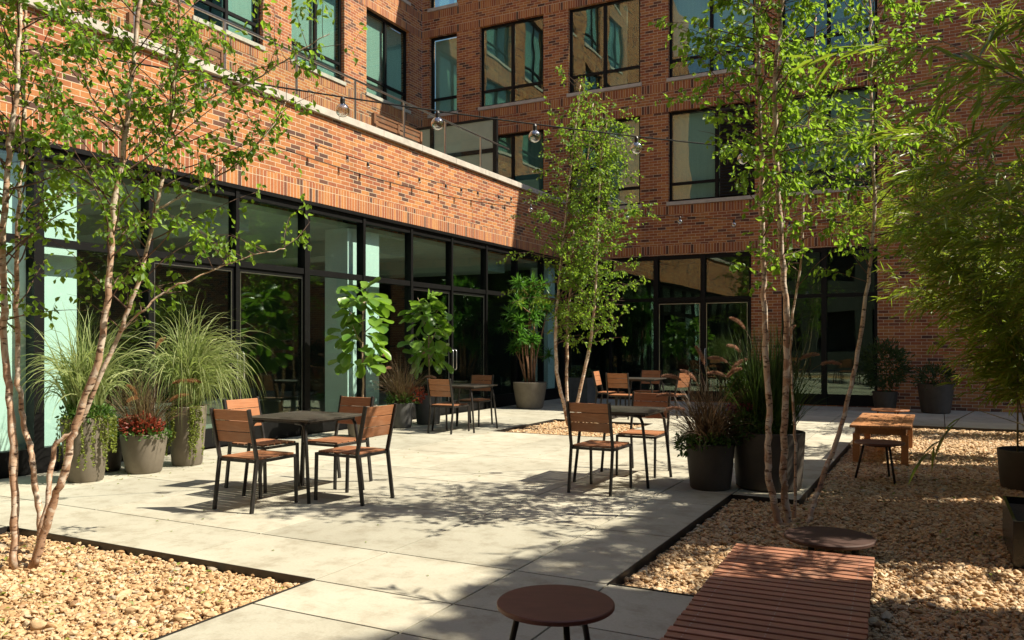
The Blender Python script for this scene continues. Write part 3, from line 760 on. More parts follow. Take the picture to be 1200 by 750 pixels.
# terrace benches
def bench(loc, label):
    b = thing('wooden_bench', label, 'bench', loc, 0, 'wooden benches on the roof terrace')
    k = MB()
    for i in range(5): k.box((-0.03, 0.06, 0.52 + i * 0.095), (0.0, 1.54, 0.585 + i * 0.095))
    k.box((-.05, 0, 0.1), (.02, 0.06, 1.02)); k.box((-.05, 1.54, 0.1), (.02, 1.6, 1.02)); k.box((-.035, 0.77, 0.5), (.012, 0.83, 1.0))
    k.box((-.035, 0.06, 0.985), (.012, 1.54, 1.02))
    k.build('backrest', M['benchwood'], b)
    k = MB()
    for i in range(5): k.box((-0.12 - i * 0.1, 0.02, 0.42), (-0.04 - i * 0.1, 1.58, 0.45))
    k.build('seat', M['benchwood'], b)
    for x, y in ((-.5, .02), (-.5, 1.52), (-.04, .07), (-.04, 1.48)):
        l = MB(); l.box((x, y, 0.001), (x + .05, y + .05, 0.418)); l.build('leg', M['benchwood'], b)
bench((-9.35, 12.3, 4.72), 'slatted wooden bench seen over the parapet beside the frosted screen')
bench((-9.35, 7.1, 4.72), 'slatted wooden bench on the terrace half hidden behind the left birch')

# --- buildings round the rest of the courtyard (they give the shade and the reflections)
rw = thing('neighbour_building', 'unseen right wing, coloured dark for reflections, with gaps shaped to pass sun', 'building')
XR = 5.0
rf = lambda u, d, z: (XR + d, -u, z)
HR = 9.5
for (ya, yb) in ((-9, 6.9), (8.3, 10.3), (10.9, 12.9)):  # gaps between the wall runs are shaped to let sun bands through
    m_ = MB(); grid_wall(m_, rf, -yb, -ya, 0, HR, [(-yy - 1.7, -yy, z0, z0 + 2.0) for yy in np.arange(ya + 0.8, yb - 2.2, 2.9) for z0 in (1.2, 4.5)], 0.3)
    m_.build('wall', M['clad'], rw)
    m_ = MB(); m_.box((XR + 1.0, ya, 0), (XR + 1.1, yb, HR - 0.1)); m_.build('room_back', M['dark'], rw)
op = thing('opposite_building', 'block behind the photographer, coloured dark for the glass reflections', 'building')
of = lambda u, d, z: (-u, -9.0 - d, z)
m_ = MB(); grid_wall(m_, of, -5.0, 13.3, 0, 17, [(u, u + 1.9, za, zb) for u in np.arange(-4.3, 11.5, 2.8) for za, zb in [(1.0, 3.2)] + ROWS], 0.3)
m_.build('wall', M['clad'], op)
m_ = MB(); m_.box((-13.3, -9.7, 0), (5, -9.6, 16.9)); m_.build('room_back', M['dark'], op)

# ------------------------------------------------------------------ furniture
def make_chair(label):
    t = thing('outdoor_chair', label, 'chair', (0, 0, 0), 0, 'wood slat chairs with black frames around the patio tables')
    s = MB()
    for i in range(5):
        y0 = -0.215 + i * 0.092
        s.box((-0.205, y0, 0.437), (0.205, y0 + 0.084, 0.453))
    bevel(s.build('seat', M['chairwood'], t), 0.003)
    b = MB()
    for i in range(3):
        z0 = 0.585 + i * 0.094
        fn = lambda x, y, z: (x, y - 0.222 - (z - 0.45) * 0.22, z)
        b.box((-0.198, 0.0, z0), (0.198, 0.016, z0 + 0.089), fn)
    bevel(b.build('backrest', M['chairwood'], t), 0.003)
    for sx in (-1, 1):
        x = sx * 0.212
        l = MB(); l.bar((x, -0.285, 0.0), (x, -0.225, 0.45), 0.022, 0.034); l.bar((x, -0.225, 0.448), (x, -0.318, 0.873), 0.022, 0.034)
        bevel(l.build('leg', M['blackmatt'], t), 0.003)
        l = MB(); l.bar((x, 0.262, 0.0), (x, 0.250, 0.435), 0.022, 0.03)
        bevel(l.build('leg', M['blackmatt'], t), 0.003)
    f = MB()
    for sx in (-1, 1): f.box((sx * 0.212 - .011, -0.225, 0.412), (sx * 0.212 + .011, 0.262, 0.436))
    f.box((-0.2, -0.228, 0.412), (0.2, -0.206, 0.4355)); f.box((-0.2, 0.238, 0.412), (0.2, 0.262, 0.4355))
    f.build('seat_frame', M['blackmatt'], t)
    return t
chair0 = make_chair('x')
chair0_used = [False]
def chair(x, y, rz, label):
    c = chair0 if not chair0_used[0] else copy_tree(chair0)
    chair0_used[0] = True
    c.location = (x, y, 0.0); c.rotation_euler = (0, 0, R(rz)); c['label'] = label
    return c
def make_table():
    t = thing('patio_table', 'x', 'table', (0, 0, 0), 0, 'square black slatted patio tables')
    s = MB(); n = 9; w = 0.80
    s.box((-.40, -.40, .722), (-.372, .40, .742)); s.box((.372, -.40, .722), (.40, .40, .742))
    s.box((-.3718, -.40, .722), (.3718, -.372, .742)); s.box((-.3718, .372, .722), (.3718, .40, .742))
    for i in range(n):
        a = -0.366 + i * (0.732 / n); s.box((-.3715, a + 0.004, .726), (.3715, a + 0.732 / n - 0.004, .7405))
    bevel(s.build('tabletop', M['tabletop'], t), 0.003)
    f = MB()
    for sy in (-1, 1): f.box((-.33, sy * .33 - .012, .697), (.33, sy * .33 + .012, .7215))
    for sx in (-1, 1): f.box((sx * .33 - .012, -.317, .697), (sx * .33 + .012, .317, .7215))
    f.build('apron', M['blackmatt'], t)
    for sx in (-1, 1):
        for sy in (-1, 1):
            P = [(sx * .20, sy * .345, .706), (sx * .27, sy * .347, .703), (sx * .305, sy * .350, .683), (sx * .325, sy * .354, .64), (sx * .345, sy * .362, .5), (sx * .395, sy * .385, .0)]
            l = MB(); l.tube(P, 0.016, 8); l.build('leg', M['blackmatt'], t, True)
    return t
table0 = make_table(); tu = [False]
def table(x, y, label, rz=0):
    c = table0 if not tu[0] else copy_tree(table0)
    tu[0] = True; c.location = (x, y, 0.0); c.rotation_euler = (0, 0, R(rz)); c['label'] = label
# set 1
table(-5.35, 5.97, 'black slatted table nearest the camera on the left, with four chairs')
chair(-5.30, 5.31, 1, 'wood slat chair nearest the tall grass planters, back turned to the camera')
chair(-4.75, 5.95, 88, 'wood slat chair right of the left front table, its seat turned to the glass')
chair(-5.93, 6.02, -93, 'wood slat chair between the tall striped grass and the left front table')
chair(-5.42, 6.52, 178, 'wood slat chair behind the left front table, in front of the small fig pot')
# set 2
table(-2.92, 8.10, 'black slatted table beside the dark planters in the middle of the patio')
chair(-2.91, 7.43, -1, 'wood slat chair with its back to the camera left of the dark planters')
chair(-2.88, 8.62, 181, 'wood slat chair facing the camera behind the middle table')
# set 3
table(-6.95, 11.62, 'black slatted table by the glass double door')
chair(-6.98, 11.17, 0, 'wood slat chair in front of the table by the glass double door')
chair(-7.2, 12.35, 184, 'wood slat chair behind the table by the glass double door')
# set 4
table(-5.22, 15.5, 'black slatted table farthest back in front of the shaded glazing')
chair(-5.38, 14.85, 2, 'wood slat chair with its back to the camera at the farthest table')
chair(-5.35, 16.25, 180, 'wood slat chair facing the camera behind the farthest table')
chair(-5.88, 15.55, -84, 'wood slat chair left of the farthest table, nearest the middle birch')
chair(-4.58, 15.45, 70, 'wood slat chair right of the farthest table, nearest the pink plumed grass')

# stools
def stool(x, y, z0, h, d, mat, label):
    t = thing('round_stool', label, 'stool', (x, y, z0), R(20), 'round stools on three splayed black legs')
    s = MB(); r = d / 2
    s.lathe([(0.001, h - .022), (r - .006, h - .022), (r, h - .017), (r, h - .004), (r - .004, h), (0.001, h)], k=48)
    o = s.build('stool_top', M[mat], t); autosmooth(o, 30)
    for k in range(3):
        a = R(50 + 120 * k)
        l = MB(); l.tube([(r * .62 * math.cos(a), r * .62 * math.sin(a), h - .02), (r * .98 * math.cos(a), r * .98 * math.sin(a), 0.0)], 0.013, 8)
        l.build('leg', M['blackmatt'], t, True)
    f = MB(); f.lathe([(r * .58, h - .04), (r * .66, h - .04), (r * .66, h - .0225), (r * .58, h - .0225)], k=32); f.build('ring', M['blackmatt'], t)
stool(-1.37, 3.00, 0.0, .38, .475, 'stool_shaded', 'round stool coloured dark red as shaded, in the foreground, cut off by the picture bottom')
stool(-.56, 9.60, -.05, .42, .50, 'stool_shaded', 'round stool coloured as shaded in front of the low wooden table')
stool(-.68, 14.3, -.05, .43, .56, 'stool_sunlit', 'round stool coloured orange as if sunlit behind the low wooden table')
# low disc table
t = thing('low_round_table', 'low dark round table on stub feet between the birch trunks and the deck', 'table', (-.66, 5.92, -.05))
s = MB(); s.lathe([(0.001, .135), (.28, .135), (.292, .142), (.292, .158), (.285, .165), (.001, .165)], k=56); autosmooth(s.build('tabletop', M['lowdisc'], t), 30)
for k in range(3):
    a = R(-100 + 120 * k); l = MB(); l.lathe([(.022, 0.0), (.022, .134)], (.17 * math.cos(a), .17 * math.sin(a), 0), 14); l.build('foot', M['blackmatt'], t)
# long low wood table
t = thing('wooden_table', 'long low orange wooden table standing on the gravel', 'table', (-.63, 11.8, -.05), R(0))
s = MB()
for i in range(6): s.box((-.34 + i * .1135, -1.0, .445), (-.34 + i * .1135 + .110, 1.0, .475))
bevel(s.build('tabletop', M['tablewood'], t), .003)
for sx in (-1, 1):
    for sy in (-1, 1):
        l = MB(); l.box((sx * .27 - .04, sy * .88 - .04, 0), (sx * .27 + .04, sy * .88 + .04, .3645)); l.build('leg', M['tablewood'], t)
s = MB()
for sx in (-1, 1): s.box((sx * .27 - .015, -.92, .366), (sx * .27 + .015, .92, .444))
s.box((-.254, -.91, .366), (.254, -.88, .4435)); s.box((-.254, .88, .366), (.254, .91, .4435)); s.build('apron', M['tablewood'], t)
# deck
t = thing('wooden_deck', 'low slatted red brown wooden deck in the gravel at lower right', 'deck', (-.77, 5.52, -.05), R(2.4))
s = MB(); y = 0.0
i = 0
while y > -4.0:
    dx = random.uniform(-.004, .004)
    s.box((-.42 + dx, y - .058, .118), (.42 + dx, y, .145)); y -= .0835; i += 1
bevel(s.build('slats', M['deckwood'], t), .003)
s = MB()
for x in (-.36, -.02, .32): s.box((x, -4.0, 0.005), (x + .045, -.01, .1175))
s.build('joists', M['blackmatt'], t)
s = MB(); y = -.029
while y > -4.0:
    for x in (-.34, 0.0, .34):
        for q in (-.014, .014): s.lathe([(.004, .1452), (.003, .1462)], (x, y + q, 0), 6)
    y -= .0835
s.build('screws', M['steel'], t)

# ------------------------------------------------------------------ planters and plants
def pot(parent, mat, r0, r1, h, lip=0.02, k=40, name='pot'):
    p = MB()
    p.lathe([(r0 * .93, 0.0), (r0, .02), (r0 + (r1 - r0) * .45, h * .4), (r0 + (r1 - r0) * .82, h * .75), (r1, h - .006), (r1 - .006, h), (r1 - lip, h), (r1 - lip - .004, h - .05)], k=k)
    o = p.build(name, M[mat], parent); autosmooth(o, 35)
    s = MB(); s.lathe([(0.002, h - .045), (r1 - lip - .003, h - .05)], k=k); s.build('soil', M['soil'], parent)
    return o
def rect_pot(parent, mat, wx, wy, h, th=.02):
    p = MB()
    p.box((-wx, -wy, 0), (-wx + th, wy, h)); p.box((wx - th, -wy, 0), (wx, wy, h))
    p.box((-wx + th, -wy, 0), (wx - th, -wy + th, h)); p.box((-wx + th, wy - th, 0), (wx - th, wy, h))
    p.build('pot', M[mat], parent)
    s = MB(); s.box((-wx + th, -wy + th, 0.01), (wx - th, wy - th, h - .05)); s.build('soil', M['soil'], parent)

def rand_dirs(n, up0, up1, az=None):
    a = rng.uniform(0, 2 * math.pi, n) if az is None else rng.normal(az[0], az[1], n)
    e = rng.uniform(up0, up1, n)
    return np.stack([np.cos(a) * np.cos(e), np.sin(a) * np.cos(e), np.sin(e)], 1)
def side_normals(D):
    D = nrm(D); h = np.stack([-D[:, 1], D[:, 0], np.zeros(len(D))], 1)
    h = nrm(h + rng.normal(0, .25, h.shape))
    return nrm(np.cross(h, D) * -1)

def grass(parent, name, mat, z, n, length, rbase, up0=60, up1=88, width=.009, droop=1.6, seg=7, bias=(0, 0)):
    D = rand_dirs(n, R(up0), R(up1)) + np.array((bias[0], bias[1], 0)); D = nrm(D)
    a = rng.uniform(0, 6.28, n); rr = rbase * np.sqrt(rng.uniform(0, 1, n))
    B = np.stack([rr * np.cos(a), rr * np.sin(a), np.full(n, z)], 1)
    b = MB(); ln = length * rng.uniform(.55, 1.08, n)
    b.blades(B, D, side_normals(D), ln, width * rng.uniform(.7, 1.2, n), droop * rng.uniform(.4, 1.3, n), seg, [.7, 1, .95, .8, .55, .25, .02], .1)
    return b.build(name, M[mat], parent, True)
def plumes(parent, mat, stems, stem_mat='grass_purple', size=.16, rad=.016):
    """stems: list of (dx,dy,z0, lean_x, lean_y, length)"""
    for (x, y, z, lx, ly, ln) in stems:
        P = []; p = np.array((x, y, z), float); d = nrm((lx * .35, ly * .35, 1)); 
        for i in range(10):
            P.append(p.copy()); d = nrm(d + np.array((lx, ly, -0.55)) * .055 * (i / 3.0)); p = p + d * ln / 10
        Q = [p.copy()]; 
        for i in range(6):
            d = nrm(d + np.array((lx * .9, ly * .9, -1.0)) * .14); p = p + d * size / 6; Q.append(p.copy())
        m = MB(); m.tube(P + [Q[0]], .002, 5)
        Q = np.array(Q)
        st = m.build('plume_stem', M[stem_mat], parent, True)
        n = 420; tt = rng.uniform(0, 1, n); i = np.minimum((tt * 6).astype(int), 5)
        base = Q[i] + (Q[i + 1] - Q[i]) * (tt * 6 - i)[:, None]
        ax = nrm(Q[i + 1] - Q[i]); dd = nrm(rng.normal(0, 1, (n, 3))); dd = nrm(dd - ax * (dd * ax).sum(1)[:, None] * .7 + ax * .7)
        rr = rad * (np.sin(np.clip(tt * .9 + .1, 0, 1) * math.pi) ** .5 * .8 + .3)
        m = MB(); m.leaves2(base, dd, rng.normal(0, 1, (n, 3)), rr * 1.6, np.full(n, .004)); m.tube(Q, .005, 6)
        m.build('plume', M[mat], st)
def leafball(parent, name, mat, c, rad, n, ln, wd, up=.3):
    u = nrm(rng.normal(0, 1, (n, 3))); r_ = rng.uniform(.45, 1, n)[:, None] ** .6
    wob = 1 + .25 * np.sin(u[:, :1] * 5 + c[0] * 7) * np.cos(u[:, 1:2] * 6 + 1)
    B = np.array(c) + u * r_ * np.array(rad) * wob
    D = nrm(u + np.array((0, 0, up)) + rng.normal(0, .5, (n, 3)))
    m = MB(); m.leaves2(B, D, nrm(u + rng.normal(0, .6, (n, 3))), ln * rng.uniform(.6, 1.3, n), wd * rng.uniform(.7, 1.2, n))
    return m.build(name, M[mat], parent)
def trailing(parent, z, r, az0, az1, n, drop, mat='vine', name='trailing_vine', leaf=.03):
    m = MB()
    for k in range(n):
        a = random.uniform(az0, az1); rr = r + random.uniform(.0, .03)
        L_ = drop * random.uniform(.4, 1.0)
        P = [(r * .7 * math.cos(a), r * .7 * math.sin(a), z), (rr * math.cos(a), rr * math.sin(a), z + .04)]
        s_ = 12
        for i in range(1, s_ + 1):
            a += random.uniform(-.05, .05)
            P.append(((rr + .025) * math.cos(a), (rr + .025) * math.sin(a), z + .03 - L_ * i / s_))
        P = np.array(P); m.tube(P, .0018, 4)
        nl = int(L_ * 130); tt = rng.uniform(0, len(P) - 1.001, nl); i = tt.astype(int)
        B = P[i] + (P[i + 1] - P[i]) * (tt - i)[:, None]
        D = nrm(rng.normal(0, 1, (nl, 3)) + np.array((math.cos(a), math.sin(a), -.4)) * .9)
        m.leaves2(B, D, rng.normal(0, 1, (nl, 3)) + np.array((math.cos(a), math.sin(a), 0.5)), leaf * rng.uniform(.6, 1.2, nl), leaf * .75 * rng.uniform(.7, 1.1, nl))
    return m.build(name, M[mat], parent)

A = math.pi
# left row
p = thing('potted_grass', 'tall striped grass with trailing vine in a taupe planter against the pale column', 'plant', (-7.86, 5.46, 0))
pot(p, 'pot', .175, .235, .66)
grass(p, 'grass_blades', 'grass_green', .62, 340, 1.25, .15, 74, 89, .018, 3.8, 11)
leafball(p, 'herb_foliage', 'herb', (.05, -.02, .70), (.24, .22, .12), 500, .05, .035)
trailing(p, .64, .235, -1.7, .9, 22, .55)
p = thing('potted_plant', 'red foliage with brown plumes in a low rounded taupe pot between two tall grass planters', 'plant', (-7.80, 6.12, 0))
pot(p, 'pot', .185, .245, .43)
grass(p, 'grass_blades', 'grass_purple', .40, 300, .85, .12, 45, 88, .007, 1.3, 7)
leafball(p, 'red_foliage', 'redleaf', (.02, -.05, .50), (.21, .2, .13), 700, .05, .03)
leafball(p, 'herb_foliage', 'herb', (.06, -.04, .43), (.25, .24, .06), 260, .05, .035)
plumes(p, 'plumetan', [(0, 0, .45, .5, .5, .62), (.05, 0, .45, .3, .9, .70), (-.05, 0, .45, -.2, -.8, .72), (.04, -.05, .45, .1, -.3, .42), (.1, .1, .45, .35, .3, .35), (0, .1, .45, .4, -.9, .5), (-.05, .05, .5, -.1, .3, .9)], 'grass_purple', .22, .02)
p = thing('potted_grass', 'pale fountain grass with trailing vine in a tall planter left of the front table', 'plant', (-7.84, 6.74, 0))
pot(p, 'pot', .17, .22, .69)
grass(p, 'grass_blades', 'grass_green', .65, 560, 1.45, .16, 74, 89.5, .018, 5.6, 13, (.02, .02))
trailing(p, .66, .22, -1.9, -.1, 20, .62)
p = thing('planter', 'dark planter behind the low rounded pot', 'planter', (-8.30, 5.98, 0)); pot(p, 'potdark', .18, .2, .36)
leafball(p, 'foliage', 'herb', (0, 0, .45), (.18, .18, .16), 260, .06, .035)

def fig(x, y, h_pot, r, label, crown_z, crown_r, mat, seed):
    global rng
    p = thing('potted_fig_tree', label, 'potted tree', (x, y, 0), 0, 'fiddle leaf figs in pots along the glass')
    pot(p, mat, r * .85, r, h_pot)
    z0, z1 = crown_z
    m = MB()
    m.tube([(0, 0, h_pot - .06), (.02, .01, .8), (-.01, .02, 1.3), (.03, 0, z1 - .25)], [.018, .016, .014, .008], 8)
    br = []
    for k in range(7):
        zz = z0 + .2 + (z1 - z0 - .45) * k / 7; a = k * 2.4 + seed
        e_ = (math.cos(a) * crown_r * .6, math.sin(a) * crown_r * .6, zz + .28)
        m.tube([(0.01, 0.01, zz), (e_[0] * .5, e_[1] * .5, zz + .1), e_], [.009, .007, .005], 6); br.append(e_)
    m.build('trunk', M['figtrunk'], p, True)
    n = 92
    tz = rng.uniform(0, 1, n); a = rng.uniform(0, 6.28, n)
    rad = crown_r * (.25 + .75 * np.sin(np.clip(tz * .75 + .22, 0, 1) * math.pi)) * rng.uniform(.15, .9, n)
    B = np.stack([rad * np.cos(a), rad * np.sin(a), z0 + .12 + tz * (z1 - z0 - .2)], 1)
    D = np.stack([np.cos(a), np.sin(a), rng.uniform(-.35, .9, n)], 1) + rng.normal(0, .25, (n, 3))
    D[:, 2] -= (1 - tz) * .6
    m = MB(); m.blades(B, D, side_normals(D) + rng.normal(0, .2, (n, 3)), rng.uniform(.2, .33, n), rng.uniform(.14, .22, n), rng.uniform(.3, 1.2, n), 6, [.12, .55, .62, .8, 1.0, .95, .35], .16)
    m.build('foliage', M['figleaf'], p, True)
fig(-7.82, 10.0, .48, .24, 'larger fiddle leaf fig in a light pot behind the left front table', (.95, 2.38), .43, 'pot', 0)
fig(-8.03, 12.15, .50, .24, 'smaller fiddle leaf fig in a grey pot by the double door', (.95, 2.35), .38, 'potgrey', 1.3)
p = thing('potted_grass', 'purple fountain grass in a tall grey pot between the two figs', 'plant', (-8.08, 11.4, 0))
pot(p, 'potgrey', .17, .21, .42)
grass(p, 'grass_blades', 'grass_purple', .38, 360, .95, .12, 48, 88, .008, 1.4, 7)
leafball(p, 'herb_foliage', 'herb', (0, 0, .47), (.24, .24, .14), 420, .06, .04)
leafball(p, 'red_foliage', 'redleaf', (.12, .2, .55), (.16, .2, .13), 240, .07, .035)
plumes(p, 'plume', [(0, 0, .4, .3, .5, .95), (.03, 0, .4, .1, -.8, .75), (0, .05, .4, -.1, -.5, .85), (.05, .05, .4, .6, .8, .6)], 'grass_purple', .2, .02)

# dracaena
p = thing('potted_dracaena', 'tall dracaena with lance leaf rosettes in a wide taupe pot near the corner', 'plant', (-8.0, 16.15, 0))
pot(p, 'pot', .29, .375, .58)
m = MB(); RB = []
for k in range(11):
    a = k * 2.399; r_ = .12 * math.sqrt(k / 11 + .1)
    top = np.array((math.cos(a) * (.15 + .42 * ((k * 7) % 11) / 11), math.sin(a) * (.15 + .42 * ((k * 7) % 11) / 11), 1.2 + 1.45 * ((k * 5 + 3) % 11) / 10))
    if k == 0: top = np.array((.05, -.1, 2.68))
    top[:2] *= 1.0 - .45 * max(0, (top[2] - 1.9) / .9)
    b0 = np.array((math.cos(a) * r_, math.sin(a) * r_, .52))
    P = [b0, b0 + (top - b0) * .35 + np.array((rng.normal(0, .03), rng.normal(0, .03), .05)), b0 + (top - b0) * .7 + np.array((rng.normal(0, .03), 0, .04)), top]
    m.tube(P, [.02, .017, .014, .011], 7); RB.append(top)
    for q in range(4):
        s0 = P[2] * (.6 - q * .18) + P[3] * (.4 + q * .18)
        e_ = s0 + np.array((rng.normal(0, .20), rng.normal(0, .20), rng.uniform(.02, .26)))
        m.tube([s0, (s0 + e_) / 2 + (0, 0, -.02), e_], [.009, .008, .007], 5); RB.append(e_)
m.build('cane', M['caneb'], p, True)
m = MB()
for c_ in RB:
    n = 46; D = rand_dirs(n, R(-30), R(85)); B = np.repeat(c_[None], n, 0) + rng.uniform(-.04, .04, (n, 3)) * np.array((.4, .4, 1.4))
    m.blades(B, D, side_normals(D), rng.uniform(.16, .27, n), .030, rng.uniform(.3, 1.0, n), 4, [.5, 1, .9, .6, .03], .15)
m.build('foliage', M['draleaf'], p, True)

p = thing('potted_plant', 'square grey planter in the shade behind the middle birch trunks', 'planter', (-7.55, 18.0, 0))
rect_pot(p, 'potgrey', .27, .27, .62)
leafball(p, 'foliage', 'darkshrub', (0, 0, .72), (.26, .26, .14), 300, .09, .03)

# right group
p = thing('potted_grass', 'purple fountain grass with pink plumes in the smaller dark planter by the middle table', 'plant', (-1.99, 8.02, 0))
pot(p, 'potdark', .195, .235, .45)
grass(p, 'grass_blades', 'grass_dark', .40, 700, .80, .13, 35, 88, .008, 1.6, 8)
leafball(p, 'herb_foliage', 'herb', (0, -.03, .47), (.27, .25, .09), 900, .045, .03)
leafball(p, 'side_foliage', 'herb', (-.22, -.05, .42), (.1, .12, .10), 200, .045, .03)
plumes(p, 'plume', [(0, 0, .42, -.5, -.3, .72), (.02, 0, .42, -.1, -.1, .80), (.0, .03, .42, .3, .2, .78), (-.03, 0, .42, -.7, -.35, .58), (.0, .0, .42, .35, -.2, .72), (-.03, .03, .42, -.8, -.2, .42), (0, .05, .42, -.35, .1, .66)], 'grass_purple', .21, .019)
p = thing('potted_grass', 'green grasses and pink flowers in the large dark planter behind the right birch trunks', 'plant', (-1.49, 8.33, 0))
pot(p, 'potdark', .31, .345, .56, k=56)
grass(p, 'grass_blades', 'grass_deep', .5, 900, .80, .22, 60, 89, .010, 1.0, 7)
grass(p, 'tall_blades', 'darkshrub', .5, 340, 1.15, .2, 75, 89, .016, .5, 7)
leafball(p, 'herb_foliage', 'herb', (-.12, -.16, .62), (.30, .22, .16), 1500, .045, .03)
leafball(p, 'fern_foliage', 'herb', (-.22, .1, .95), (.2, .2, .26), 900, .07, .03)
leafball(p, 'pink_flowers', 'pinkflower', (-.22, -.16, .78), (.16, .08, .04), 160, .03, .03)
plumes(p, 'plume', [(0, 0, .55, .5, .1, .78), (-.1, 0, .55, -.55, -.1, .76), (-.05, 0, .55, -.4, .2, .84), (.1, 0, .55, .7, .3, .8), (0, .1, .55, .2, -.1, .92), (-.2, 0, .6, -.5, -.3, .55), (0, 0, .6, -.3, 0, 1.0)], 'grass_purple', .2, .018)

# far right pots
p = thing('potted_shrub', 'dark round planter with low foliage at the foot of the back brick wall', 'plant', (-.05, 18.9, 0))
pot(p, 'potdark', .27, .34, .60); leafball(p, 'foliage', 'darkshrub', (0, 0, .72), (.38, .36, .26), 900, .09, .03)
p = thing('potted_shrub', 'bushy dark shrub beside the shaded glass door right of the brick pier', 'plant', (-1.0, 18.9, 0))
pot(p, 'potdark', .2, .25, .42); leafball(p, 'foliage', 'darkshrub', (-.02, 0, .95), (.48, .4, .5), 1500, .12, .035)
p = thing('trough_planter', 'black rectangular planter on the gravel at the right edge', 'planter', (.85, 6.7, -.05))
rect_pot(p, 'troughmat', .42, .50, .32); leafball(p, 'foliage', 'darkshrub', (.2, 0, .36), (.25, .3, .1), 160, .09, .02)

t = thing('shadow_softening_hedge', 'unseen hedge added on the wing parapet to soften its shadow edge', 'hedge', (XR + .15, 0, HR))  # added out of view to break up the hard parapet shadow
for yy in np.arange(-3.0, 12.5, .55):
    leafball(t, 'foliage', 'herb', (rng.normal(0, .08), yy + rng.normal(0, .12), .15), (.25, .42, rng.uniform(.18, .34)), 420, .13, .09)

# ------------------------------------------------------------------ birches
def birch(name, label, stems, crown, twig_n, leaf, mat, extra=None, base=None, seed=1):
    """stems: list of (points, r0, r1); crown(P)->(keep_prob, reach) governs where branches leave the stem"""
    global rng
    rng = np.random.default_rng(seed); rs = random.Random(seed)
    base = np.array(stems[0][0][0]); base = np.array((base[0], base[1], -.05))
    t = thing(name, label, 'tree', tuple(base))
    LB, LD = [], []
    tw = MB()
    for (P, r0, r1, *kind) in stems:
        P = np.array(P, float)
        # resample smoothly
        tt = np.linspace(0, len(P) - 1, (len(P) - 1) * 6 + 1)
        Q = np.stack([np.interp(tt, np.arange(len(P)), P[:, i]) for i in range(3)], 1)
        for _ in range(3): Q[1:-1] = (Q[:-2] + 2 * Q[1:-1] + Q[2:]) / 4
        Q += np.concatenate([[[0, 0, 0]], rng.normal(0, .005, (len(Q) - 1, 3))])
        rr = np.linspace(r0, r1, len(Q)); rr[0] *= 1.25
        m = MB(); m.tube(Q - base, rr * (1 + .06 * rng.normal(0, 1, len(Q))), 10); m.build(kind[0] if kind else 'trunk', M['birch'], t, True)
        # branches
        seglen = np.linalg.norm(np.diff(Q, axis=0), axis=1); cum = np.concatenate([[0], np.cumsum(seglen)])
        s = 0.0
        while s < cum[-1]:
            s += rs.uniform(.6, 1.4) * crown['step']
            if s >= cum[-1]: break
            p0 = np.array([np.interp(s, cum, Q[:, i]) for i in range(3)])
            reach = crown['reach'](p0, rs) * (.45 if kind else 1)
            if reach <= 0.05: continue
            az = rs.uniform(0, 2 * math.pi) if 'az' not in crown else crown['az'](rs)
            el = R(rs.uniform(*crown['elev']))
            d = np.array((math.cos(az) * math.cos(el), math.sin(az) * math.cos(el), math.sin(el)))
            n = max(4, int(reach / .09)); pts = [p0]; p = p0.copy()
            for i in range(n):
                d = nrm(d + np.array((rs.gauss(0, .09), rs.gauss(0, .09), rs.gauss(0, .07) - crown['sag'] * i / n)))
                p = p + d * reach / n; pts.append(p.copy())
            pts = np.array(pts); rb = np.interp(s, cum, rr) * .32 + .0015
            tw.tube(pts - base, np.linspace(min(rb, .002 + reach * .006), .0012, len(pts)), 5)
            # twigs and leaves
            for k in range(int(twig_n * reach)):
                u = rs.uniform(.2, 1.0) * (len(pts) - 1); i = min(int(u), len(pts) - 2)
                q0 = pts[i] + (pts[i + 1] - pts[i]) * (u - i)
                td = nrm(nrm(pts[i + 1] - pts[i]) * .7 + rng.normal(0, .65, 3) + np.array((0, 0, -.1)))
                tl = rs.uniform(.08, .24) * crown.get('tl', 1); q1 = q0 + td * tl * .5; td = nrm(td + np.array((0, 0, -.35))); q2 = q1 + td * tl * .5
                tw.tube(np.array([q0, q1, q2]) - base, [.0013, .001, .0007], 3, False)
                nl = rs.randint(3, 7)
                for v in range(nl):
                    f = (v + .6) / nl
                    c_ = q0 + (q1 - q0) * min(1, f * 2) if f < .5 else q1 + (q2 - q1) * (f * 2 - 1)
                    LB.append(c_); LD.append(nrm(td * .6 + rng.normal(0, .7, 3) + np.array((0, 0, -.45))))
    tw.build('branches', M['twig'], t, True)
    LB = np.array(LB); LD = np.array(LD); n = len(LB)
    ps = rng.normal(0, 1, (n, 3)) * .7 + np.array((.25, .1, .8))
    m = MB(); B = LB + LD * .012
    ln = leaf * rng.uniform(.65, 1.25, n)
    m.blades(B - base, LD, ps, ln, ln * .72, rng.uniform(.0, .6, n), 2, [.30, 1.0, .03], .18)
    m.build('crown', M[mat], t)
    print(name, 'leaves', n)
    return t

